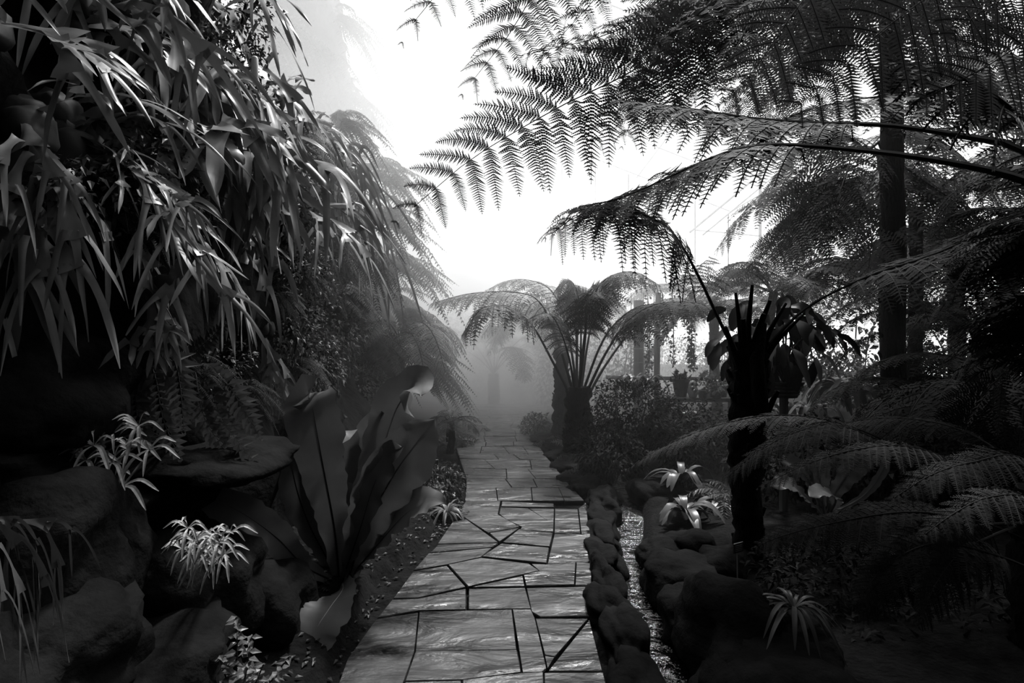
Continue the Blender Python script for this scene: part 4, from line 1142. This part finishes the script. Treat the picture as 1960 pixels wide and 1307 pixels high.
for k in range(14):
    xl, xr_ = path_r(y) + .03, water_x(y) - .06
    w_ = max(.10, (xr_ - xl) / 2)
    rock('dark kerb rock between path and stream, %s from the bottom of the picture' % near[k], ((xl + xr_) / 2 + rs.uniform(-.03, .03), y, rs.uniform(-.06, -.03)),
         (w_ * rs.uniform(1.0, 1.25), rs.uniform(.17, .27) + .012 * k, rs.uniform(.08, .15)), 60 + k, group='rocks lining the near bank of the stream', amp=.42)
    y += .30 + .022 * k
for k, (px, py, r, lab) in enumerate([
    (1395, 1215, (.30, .28, .27), 'largest boulder on the far bank, at the bottom of the stream'), (1300, 1135, (.17, .2, .13), 'flat boulder on the far bank above the bright ripples'),
    (1290, 1075, (.22, .24, .17), 'boulder on the far bank below the hosta'), (1385, 1060, (.20, .2, .17), 'pale-flecked boulder beside the plant label'),
    (1265, 1020, (.16, .2, .10), 'small boulder under the hosta'), (1330, 1015, (.2, .2, .13), 'boulder behind the hosta leaves'),
    (1255, 905, (.22, .3, .16), 'boulder at the head of the stream'), (1330, 1290, (.25, .2, .12), 'boulder cut off by the bottom edge beside the water'),
    (1500, 1280, (.32, .25, .2), 'black boulder in the bottom right shade'), (1530, 1110, (.2, .2, .12), 'low rock under the strap-leaved plant')]):
    p = PG(px, py + 40)
    p[0] = max(p[0], water_x(p[1]) + .10 + r[0] * .9)
    rock(lab, (p[0], p[1], r[2] * .35 - .05), r, 90 + k)

# ================================================================ BESIDE THE PATH
def rosette(name, label, cat, o, n, L, wd, mt, seed, up=.7, sag=.9, group=None, fold=.15, rib=None):
    rng = np.random.default_rng(seed); o = np.array(o, float)
    t = thing(name, label, cat, o, group)
    for i in range(n):
        a = 2 * math.pi * i / n + rng.normal(0, .3)
        l = L * rng.uniform(.65, 1.15); d = np.array([math.cos(a), math.sin(a), 0])
        u_ = up * rng.uniform(.5, 1.5)
        g = Geo(); C = ribbon(g, arch(o, d, l, u_, sag * .3 * rng.uniform(.3, 1.5), 5), wd * rng.uniform(.8, 1.15), (0, 0, 1), seg=14, cross=5, fold=fold, wave=.06, wf=3, seed=int(rng.integers(1e6)))
        g.build('leaf', M[mt], t, smooth=True)
    return t


rosette('hosta', 'broad-leaved hosta on the far bank, lowest and brightest', 'plant', PG(1300, 1010) + np.array([.05, 0, .12]), 15, .30, .034, 'hosta', 600, 1.1, .7)
rosette('hosta', 'broad-leaved hosta higher up the far bank beneath the fern tips', 'plant', PG(1285, 950) + np.array([.1, 0, .16]), 15, .34, .036, 'hosta', 601, 1.2, .7)
rosette('hosta', 'smaller hosta between the two broad ones and the shaggy trunk', 'plant', PG(1360, 985) + np.array([.05, 0, .12]), 10, .24, .04, 'hosta', 602)
rosette('strap_plant', 'dim strap-leaved plant among rocks at the lower right', 'plant', P(1520, 1165, 2.35), 30, .22, .010, 'shrub_dark', 603, .9, 1.4)
rosette('strap_plant', 'small strap-leaved clump at the edge of the flagstones by the path bend', 'plant', PG(855, 985) + np.array([0, 0, .02]), 30, .24, .010, 'shrub', 604, .9, 1.2)
rosette('strap_plant', 'dark strap-leaved clump behind the one at the path bend', 'plant', PG(835, 945), 24, .30, .016, 'shrub', 605, 1.0, 1.2)
small_fern('ground_fern', 'low fern under the shaggy trunk, left side', 'fern', PG(1395, 985) + np.array([0, 0, .15]), 10, .42, .085, .022, 'shrub', 610, n=18)
small_fern('ground_fern', 'low fern with arching fronds above the hosta', 'fern', PG(1350, 950) + np.array([0, 0, .12]), 10, .45, .09, .022, 'fern_mid', 611, n=18)
small_fern('ground_fern', 'pale fern standing at the left edge of the path in the mist', 'fern', PG(905, 820) + np.array([-.1, 0, 0]), 14, .75, .16, .035, 'fern_lit', 612, n=22, rise=1.1)
small_fern('ground_fern', 'fern at the left edge of the path just before the pale one', 'fern', PG(880, 850) + np.array([-.1, 0, 0]), 14, .55, .12, .03, 'fern_mid', 613, n=20, rise=1.0)
small_fern('ground_fern', 'fern between the nest fern and the path, under its right leaves', 'fern', PG(800, 930) + np.array([0, 0, .1]), 12, .42, .08, .02, 'fern_mid', 614, n=20)
small_fern('ground_fern', 'low fern on the right edge of the path in front of the fanned tree fern', 'fern', PG(1075, 880) + np.array([.1, 0, 0]), 12, .45, .08, .02, 'fern_mid', 615, n=18)
small_fern('ground_fern', 'low fern at the path edge beside the kerb rocks', 'fern', PG(1130, 905) + np.array([.05, 0, .05]), 12, .40, .07, .02, 'fern', 616, n=18)
small_fern('ground_fern', 'fern spilling onto the far end of the path from the right', 'fern', PG(1030, 850) + np.array([.15, 0, 0]), 12, .5, .09, .024, 'fern_mid', 617, n=18)
small_fern('ground_fern', 'dark fern left of the strap-leaved clumps', 'fern', PG(770, 960) + np.array([0, 0, .05]), 12, .45, .08, .02, 'fern', 618, n=18)
t = thing('young_tree_fern', 'knee-high tree fern with a thin trunk at the left edge of the path', 'tree fern', PG(862, 868))
c0 = PG(862, 868); trunk_geo(c0, c0 + np.array([0, 0, .42]), .05, .045, 12, seg=10).build('trunk', M['bark'], t, smooth=True)
auto_fronds(t, c0 + np.array([0, 0, .42]), 11, .5, rise=.3, sag=.5, material='fern_mid', lod=1, n=14, m=9, plen=.13, seed=620, rr=.006)
# toothed seedling at the bottom
t = thing('leafy_seedling', 'toothed leafy seedling in stacked tiers at the bottom of the picture', 'plant', P(445, 1340, 1.9))
g = Geo(); rng = np.random.default_rng(7); gs = Geo()
for (tx, ty, n_) in ((452, 1180, 44), (482, 1215, 40), (420, 1255, 36), (505, 1270, 34), (555, 1255, 28), (400, 1300, 26), (530, 1290, 30)):
    b0, b1 = P(445, 1380, 1.95), P(tx, ty, 1.85 + rng.uniform(-.05, .05)); C = cr([b0, (b0 + b1) / 2 + np.array([.01, 0, 0]), b1], n_)
    tube(gs, C, .003, 5)
    a = rng.uniform(0, 6.28, n_); d = np.stack([np.cos(a), np.sin(a) * .8 - .4, np.full(n_, -.05)], 1)
    ll = np.linspace(.07, .035, n_); leaves(g, C, d, np.array([0, -.5, 1.0]) + rng.normal(0, .2, (n_, 3)), ll, ll * .55)
g.build('foliage', M['shrub'], t); gs.build('stem', M['stem_mid'], t)

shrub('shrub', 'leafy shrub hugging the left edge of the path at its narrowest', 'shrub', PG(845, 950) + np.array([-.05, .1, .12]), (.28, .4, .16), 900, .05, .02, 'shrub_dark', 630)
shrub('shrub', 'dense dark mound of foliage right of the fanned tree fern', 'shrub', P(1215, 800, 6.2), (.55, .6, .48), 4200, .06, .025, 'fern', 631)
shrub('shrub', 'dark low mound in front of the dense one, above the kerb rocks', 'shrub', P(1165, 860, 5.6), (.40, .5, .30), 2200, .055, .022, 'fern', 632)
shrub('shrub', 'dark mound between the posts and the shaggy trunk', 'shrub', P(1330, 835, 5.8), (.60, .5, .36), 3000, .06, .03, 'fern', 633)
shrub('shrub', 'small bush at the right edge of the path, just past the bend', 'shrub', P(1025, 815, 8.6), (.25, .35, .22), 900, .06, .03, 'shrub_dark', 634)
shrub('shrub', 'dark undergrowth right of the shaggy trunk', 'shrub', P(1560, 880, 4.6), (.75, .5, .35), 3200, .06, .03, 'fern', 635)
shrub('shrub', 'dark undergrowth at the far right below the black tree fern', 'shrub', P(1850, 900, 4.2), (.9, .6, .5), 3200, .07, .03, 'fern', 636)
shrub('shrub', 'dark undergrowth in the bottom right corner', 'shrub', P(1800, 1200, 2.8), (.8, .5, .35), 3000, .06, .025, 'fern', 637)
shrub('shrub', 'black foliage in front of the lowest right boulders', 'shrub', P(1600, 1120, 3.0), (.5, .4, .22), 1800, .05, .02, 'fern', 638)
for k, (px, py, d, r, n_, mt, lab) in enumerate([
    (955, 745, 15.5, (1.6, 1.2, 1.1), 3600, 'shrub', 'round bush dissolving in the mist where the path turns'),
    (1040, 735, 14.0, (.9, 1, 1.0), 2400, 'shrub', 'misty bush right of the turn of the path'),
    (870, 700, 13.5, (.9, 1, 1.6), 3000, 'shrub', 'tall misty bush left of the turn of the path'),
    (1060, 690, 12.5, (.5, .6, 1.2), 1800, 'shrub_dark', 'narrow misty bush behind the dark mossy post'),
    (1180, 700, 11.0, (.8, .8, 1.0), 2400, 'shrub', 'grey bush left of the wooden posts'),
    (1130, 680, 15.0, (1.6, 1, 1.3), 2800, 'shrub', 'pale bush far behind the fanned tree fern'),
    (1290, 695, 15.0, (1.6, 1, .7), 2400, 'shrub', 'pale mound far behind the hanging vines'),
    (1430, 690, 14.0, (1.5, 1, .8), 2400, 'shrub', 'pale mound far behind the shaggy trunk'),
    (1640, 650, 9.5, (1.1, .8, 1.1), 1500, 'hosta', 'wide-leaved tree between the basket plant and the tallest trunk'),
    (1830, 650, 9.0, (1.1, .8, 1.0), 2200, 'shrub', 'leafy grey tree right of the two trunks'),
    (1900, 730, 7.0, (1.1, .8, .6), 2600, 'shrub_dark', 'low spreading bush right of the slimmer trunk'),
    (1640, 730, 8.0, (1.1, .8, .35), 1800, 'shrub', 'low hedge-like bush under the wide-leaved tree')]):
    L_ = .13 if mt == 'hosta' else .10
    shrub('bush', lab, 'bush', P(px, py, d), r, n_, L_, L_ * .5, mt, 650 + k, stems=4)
    p = P(px, py, d)
    if p[2] - r[2] > .05:
        g = Geo(); tube(g, [(p[0], p[1], 0), (p[0] + .05, p[1], p[2] * .6), (p[0], p[1], p[2])], [.06, .05, .04], 8)
        g.build('trunk', M['bark'], bpy.data.objects['bush' if k == 0 else 'bush.%03d' % k])

# mossy post behind the fanned tree fern
t = thing('mossy_post', 'dark mossy post just left behind the fanned tree fern', 'post', (P(1075, 700, 8)[0], 8, 0))
p = P(1075, 665, 8); trunk_geo((p[0], 8, 0), p, .16, .10, 31, seg=20, knob=.3).build('trunk', M['bark'], t, smooth=True)

# ================================================================ NURSERY CORNER BEHIND THE STREAM
def post(label, px, top, bot, d, r):
    a, b_ = P(px, top, d), P(px - (4 if px > 1250 else 0), bot, d); b_[2] = 0
    g = Geo(); tube(g, [b_, (a + b_) / 2, a], r, 8); o = g.build('post', M['wood']); tag(o, label, 'post')


post('thick grey wooden post left of the wire trellis', 1222, 575, 740, 9.2, .085)
post('thinner wooden post right of the wire trellis', 1260, 560, 740, 9.0, .05)
g = Geo()
for x in (1208, 1232, 1240, 1252): tube(g, [P(x, 560, 9.1), P(x, 735, 9.1)], .007, 4)
for y_ in (640, 667, 694, 720): tube(g, [P(1205, y_, 9.1), P(1262, y_, 9.1)], .006, 4)
tag(g.build('wire_trellis', M['metal']), 'thin wire trellis strung between the two wooden posts', 'trellis')
g = Geo(); tube(g, [P(1160, 722, 8.6), P(1495, 728, 8.6)], .035, 6)
for x in (1180, 1300, 1400, 1480):
    q = P(x, 726, 8.6); tube(g, [q, (q[0], q[1], 0)], .03, 6)
tag(g.build('handrail', M['wood']), 'pale horizontal handrail running behind the potted flowers', 'railing')
rng = np.random.default_rng(77)
for k, (px, t0, b0, n_, lab) in enumerate([(1321, 590, 705, 420, 'thickest hanging vine, in the middle of the bright gap'), (1240, 600, 715, 180, 'hanging vine on the wire trellis'), (1286, 590, 700, 110, 'thin hanging vine right of the thinner post'), (1268, 590, 660, 80, 'short hanging vine beside the thinner post')]):
    a, b_ = P(px, t0 - 30, 8.8), P(px + 2, b0, 8.8)
    t = thing('hanging_vine', lab, 'vine', b_, 'vines hanging in the bright gap')
    g = Geo(); tube(g, [a, (a + b_) / 2 + np.array([.02, 0, 0]), b_], .008, 5); g.build('stem', M['stem'], t)
    g = Geo(); u = rng.random(n_); pos = a + (b_ - a) * u[:, None] + rng.normal(0, .035, (n_, 3)); leaves(g, pos, rng.normal(0, 1, (n_, 3)) + np.array([0, 0, -.8]), rng.normal(0, 1, (n_, 3)), .07, .04); g.build('foliage', M['shrub_dark'], t)
# slatted white frame far behind
g = Geo()
for k in range(16): box(g, P(1352 + k * 5, 680, 16), (.03, .03, .75))
box(g, P(1390, 702, 16), (1.4, .04, .04)); box(g, P(1390, 658, 16), (1.4, .04, .04))
tag(g.build('slatted_screen', M['ceramic']), 'pale slatted screen far behind the hanging vines', 'screen')


def pot(label, px, py, d, r, h, mt='pot', name='plant_pot'):
    t = thing(name, label, 'plant pot', P(px, py, d))
    g = Geo(); lathe(g, P(px, py, d), [(0, 0), (r * .7, 0), (r * .95, h * .82), (r * 1.06, h * .82), (r * 1.06, h), (r * .92, h), (r * .9, h * .85), (0, h * .85)], 18)
    g.build('body', M[mt], t, smooth=False)
    return t


g = Geo()
c = P(1340, 762, 7.2); box(g, c, (1.1, .5, .05))
for sx in (-.5, .5):
    for sy in (-.2, .2): box(g, (c[0] + sx, c[1] + sy, c[2] / 2), (.05, .05, c[2]))
tag(g.build('plant_bench', M['wood']), 'wooden bench carrying the potted flowers', 'bench')
zb = c[2] + .025
def on_bench(px, d=7.2): return np.array([(px - CX) / FPX * d, d, zb])
t = thing('plant_pot', 'dark tapering flower pot on the bench', 'plant pot', on_bench(1303)); g = Geo()
lathe(g, on_bench(1303), [(0, 0), (.075, 0), (.11, .20), (.125, .20), (.125, .24), (.11, .24), (.1, .21), (0, .21)], 18); g.build('body', M['pot'], t)
g = Geo(); q = on_bench(1303) + np.array([0, 0, .24]); n_ = 60; leaves(g, q + rng.normal(0, .04, (n_, 3)), rng.normal(0, 1, (n_, 3)) + np.array([0, 0, .6]), rng.normal(0, 1, (n_, 3)), .11, .04); g.build('foliage', M['hosta'], t)
t = thing('ceramic_jar', 'white ceramic jar with a domed lid beside the dark pot', 'jar', on_bench(1326, 7.1)); g = Geo()
lathe(g, on_bench(1326, 7.1), [(0, 0), (.05, 0), (.075, .07), (.06, .15), (.045, .17)], 18); g.build('body', M['ceramic'], t, smooth=True)
g = Geo(); lathe(g, on_bench(1326, 7.1) + np.array([0, 0, .17]), [(.055, 0), (.05, .02), (.03, .05), (0, .06)], 18); g.build('lid', M['ceramic'], t, smooth=True)
for k, (px, dx, lab) in enumerate([(1362, -.18, 'white orchid arching left over the bench'), (1385, -.02, 'second white orchid, shorter, at the right end of the bench')]):
    o = on_bench(px, 7.15); t = thing('orchid', lab, 'orchid', o, 'white orchids')
    g = Geo(); lathe(g, o, [(0, 0), (.04, 0), (.055, .09), (.05, .09), (0, .08)], 14); g.build('pot', M['pot'], t)
    g = Geo(); tip = o + np.array([dx, 0, .33 - .1 * k]); C = cr([o + [0, 0, .08], o + [0, 0, .28 - .08 * k], tip], 12); tube(g, C, .004, 5); g.build('stem', M['stem_mid'], t)
    for q in range(5): 
        g = Geo(); ribbon(g, arch(o + np.array([0, 0, .08]), (math.cos(q * 1.3), math.sin(q * 1.3), 0), .16, .5, .9, 5), .022, seg=9, cross=3); g.build('leaf', M['hosta'], t)
    for q in range(9):
        cc = C[5 + int(q * .7)] + rng.normal(0, .03, 3) * np.array([1, .6, .6]); g = Geo()
        an = rng.uniform(0, 6.28) + np.arange(5) * 1.2566; dd_ = np.stack([np.cos(an), np.full(5, -.25), np.sin(an)], 1)
        leaves(g, np.repeat(cc[None], 5, 0), dd_, np.tile([0, -1.0, 0], (5, 1)), .042, .036); g.build('flower', M['white'], t)
for k, (px, d, mt, lab) in enumerate([(1345, 7.0, 'hosta', 'pale leafy potted plant in front of the orchids'), (1372, 6.9, 'hosta', 'pale bushy potted plant at the right end of the bench'), (1405, 7.3, 'shrub', 'bushy potted plant touching the shaggy trunk')]):
    o = on_bench(px, d); t = thing('potted_plant', lab, 'potted plant', o)
    g = Geo(); lathe(g, o, [(0, 0), (.05, 0), (.07, .1), (.06, .1), (0, .09)], 14); g.build('pot', M['pot'], t)
    g = Geo(); n_ = 150; u = nrmz(rng.normal(0, 1, (n_, 3))); leaves(g, o + np.array([0, 0, .16]) + u * .1 * np.array([1.2, 1, .8]), u + rng.normal(0, .4, (n_, 3)), u + np.array([0, 0, .8]), .06, .035); g.build('foliage', M[mt], t)
g = Geo(); lathe(g, P(1318, 792, 6.5), [(0, 0), (.11, 0), (.12, .02), (.10, .02), (0, .012)], 20); tag(g.build('saucer', M['ceramic'], smooth=True), 'pale round saucer in the dark under the bench', 'saucer')
q = P(1318, 792, 6.5); g = Geo(); tube(g, [(q[0], q[1], 0), (q[0], q[1], q[2])], .09, 12); tag(g.build('stone_plinth', M['rock']), 'dark plinth holding the pale saucer', 'plinth')
# spiky bright plants
for k, (px, py, d, n_, L_, w__, mt, lab) in enumerate([
    (1210, 735, 8.0, 14, .45, .03, 'hosta', 'bright spiky plant at the foot of the thick grey post'), (1238, 740, 7.6, 14, .35, .03, 'hosta', 'bright spiky plant between the two wooden posts'),
    (1500, 800, 6.5, 16, .5, .03, 'hosta', 'bright curly plant right under the basket'), (1555, 795, 6.0, 18, .40, .03, 'hosta', 'pale rosette between basket and tallest trunk'),
    (1620, 765, 7.0, 16, .55, .05, 'hosta', 'upright pale-leaved plant left of the tallest trunk'), (1650, 760, 6.8, 16, .55, .045, 'hosta', 'second upright pale-leaved plant, touching the tallest trunk'),
    (1590, 760, 7.5, 14, .5, .05, 'shrub', 'blunt-leaved plant under the wide-leaved tree'), (1470, 790, 7.2, 12, .4, .04, 'white', 'white-leaved plant shining beside the shaggy trunk'),
    (1790, 780, 6.5, 16, .5, .03, 'shrub', 'spiky plant right of the slimmer trunk'), (1860, 800, 6.0, 16, .5, .03, 'shrub', 'spiky plant farther right, under the low spreading bush')]):
    rosette('spiky_plant', lab, 'plant', P(px, py, d), n_, L_, w__, mt, 700 + k, 1.5, 1.0)

# basket plant
d = 4.3; o = P(1500, 760, d)
t = thing('basket', 'dark woven basket on a wooden post under the big-leaved plant', 'basket', o)
g = Geo(); lathe(g, o, [(0, 0), (.10, 0), (.15, .12), (.16, .13), (.14, .13), (.13, .1), (0, .1)], 22); g.build('body', M['pot'], t)
g = Geo()
for z, r in ((.03, .112), (.06, .127), (.09, .142)):
    a = np.linspace(0, 2 * math.pi, 25); tube(g, o + np.stack([r * np.cos(a), r * np.sin(a), 0 * a + z], 1), .007, 5)
g.build('rim', M['wood'], t)
g = Geo(); tube(g, [(o[0], o[1], 0), (o[0], o[1], o[2])], .035, 8); tag(g.build('post', M['wood']), 'grey post holding up the woven basket', 'post')
t = thing('big_leaved_plant', 'big-leaved dark plant spilling out of the basket', 'plant', o + np.array([0, 0, .13]))
rng = np.random.default_rng(99); gs = Geo()
top = P(1492, 640, 4.15)
for k in range(140):
    u = nrmz(rng.normal(0, 1, 3)); e = top + u * np.array([.50, .30, .33]) * rng.uniform(.3, 1.05)
    if k % 6 == 0: tube(gs, cr([o + [0, 0, .12], (o + e) / 2 + [0, 0, .15], e], 8), .007, 5)
    dr = nrmz(np.array([u[0] * .7, u[1] * .6, -.75 + .3 * u[2]]) + rng.normal(0, .25, 3)); l = rng.uniform(.13, .23)
    g = Geo(); ribbon(g, [e, e + dr * l * .5 + [0, 0, .02], e + dr * l - [0, 0, .03]], l * .24, nrmz(np.array([u[0], -.6, .6]) + rng.normal(0, .5, 3)), seg=10, cross=5, fold=.2, wave=.03, wf=1.5)
    g.build('leaf', M['big'], t, smooth=True)
gs.build('stem', M['stem'], t)

# plant labels on stakes
def plant_label(label, px, py, d, s, rz=.5):
    o = P(px, py, d); t = thing('plant_label', label, 'sign', (o[0], o[1], 0), 'plant labels')
    g = Geo(); box(g, o, (s, .006, s * .7), rz=rz); g.build('plate', M['pot'], t)
    g = Geo(); tube(g, [o + [-.5 * s * math.cos(rz), -.5 * s * math.sin(rz), .35 * s], o + [.5 * s * math.cos(rz), .5 * s * math.sin(rz), .35 * s]], .0025, 4)
    tube(g, [o + [.5 * s * math.cos(rz), .5 * s * math.sin(rz), .35 * s], o + [.5 * s * math.cos(rz), .5 * s * math.sin(rz), -.35 * s]], .002, 4); g.build('edge', M['pale_metal'], t)
    g = Geo()
    for q in range(4): box(g, o + [0, -.006, (.2 - .13 * q) * s], (s * .7, .002, s * .03), rz=rz)
    g.build('lettering', M['metal'], t)
    g = Geo(); tube(g, [(o[0], o[1] + .01, 0), (o[0], o[1] + .01, o[2])], .004, 5); g.build('stake', M['metal'], t)


plant_label('small tilted plant label on a stake at the foot of the shaggy trunk', 1413, 1048, 2.9, .075)
plant_label('small plant label left of the path beside the fern clumps', 833, 884, 5.3, .06, .3)
plant_label('tiny plant label among the hosta leaves', 1331, 985, 4.2, .04, .2)

# fallen leaves on the soil: nobody could count them
g = Geo(); n_ = 1500; x = rng.uniform(-1.7, -.45, n_); yv = rng.uniform(2, 6.5, n_)
k = np.array([a < path_l(b) - .03 for a, b in zip(x, yv)]); x, yv = x[k], yv[k]
pos = np.stack([x, yv, [ground_h(a, b) + .012 for a, b in zip(x, yv)]], 1)
an = rng.uniform(0, 6.28, len(x)); leaves(g, pos, np.stack([np.cos(an), np.sin(an), an * 0], 1), np.array([0, 0, 1.0]) + rng.normal(0, .2, (len(x), 3)), .035, .018)
tag(g.build('leaf_litter', M['shrub_dark']), 'fallen leaves scattered on the soil left of the path', 'leaf litter', kind='stuff')
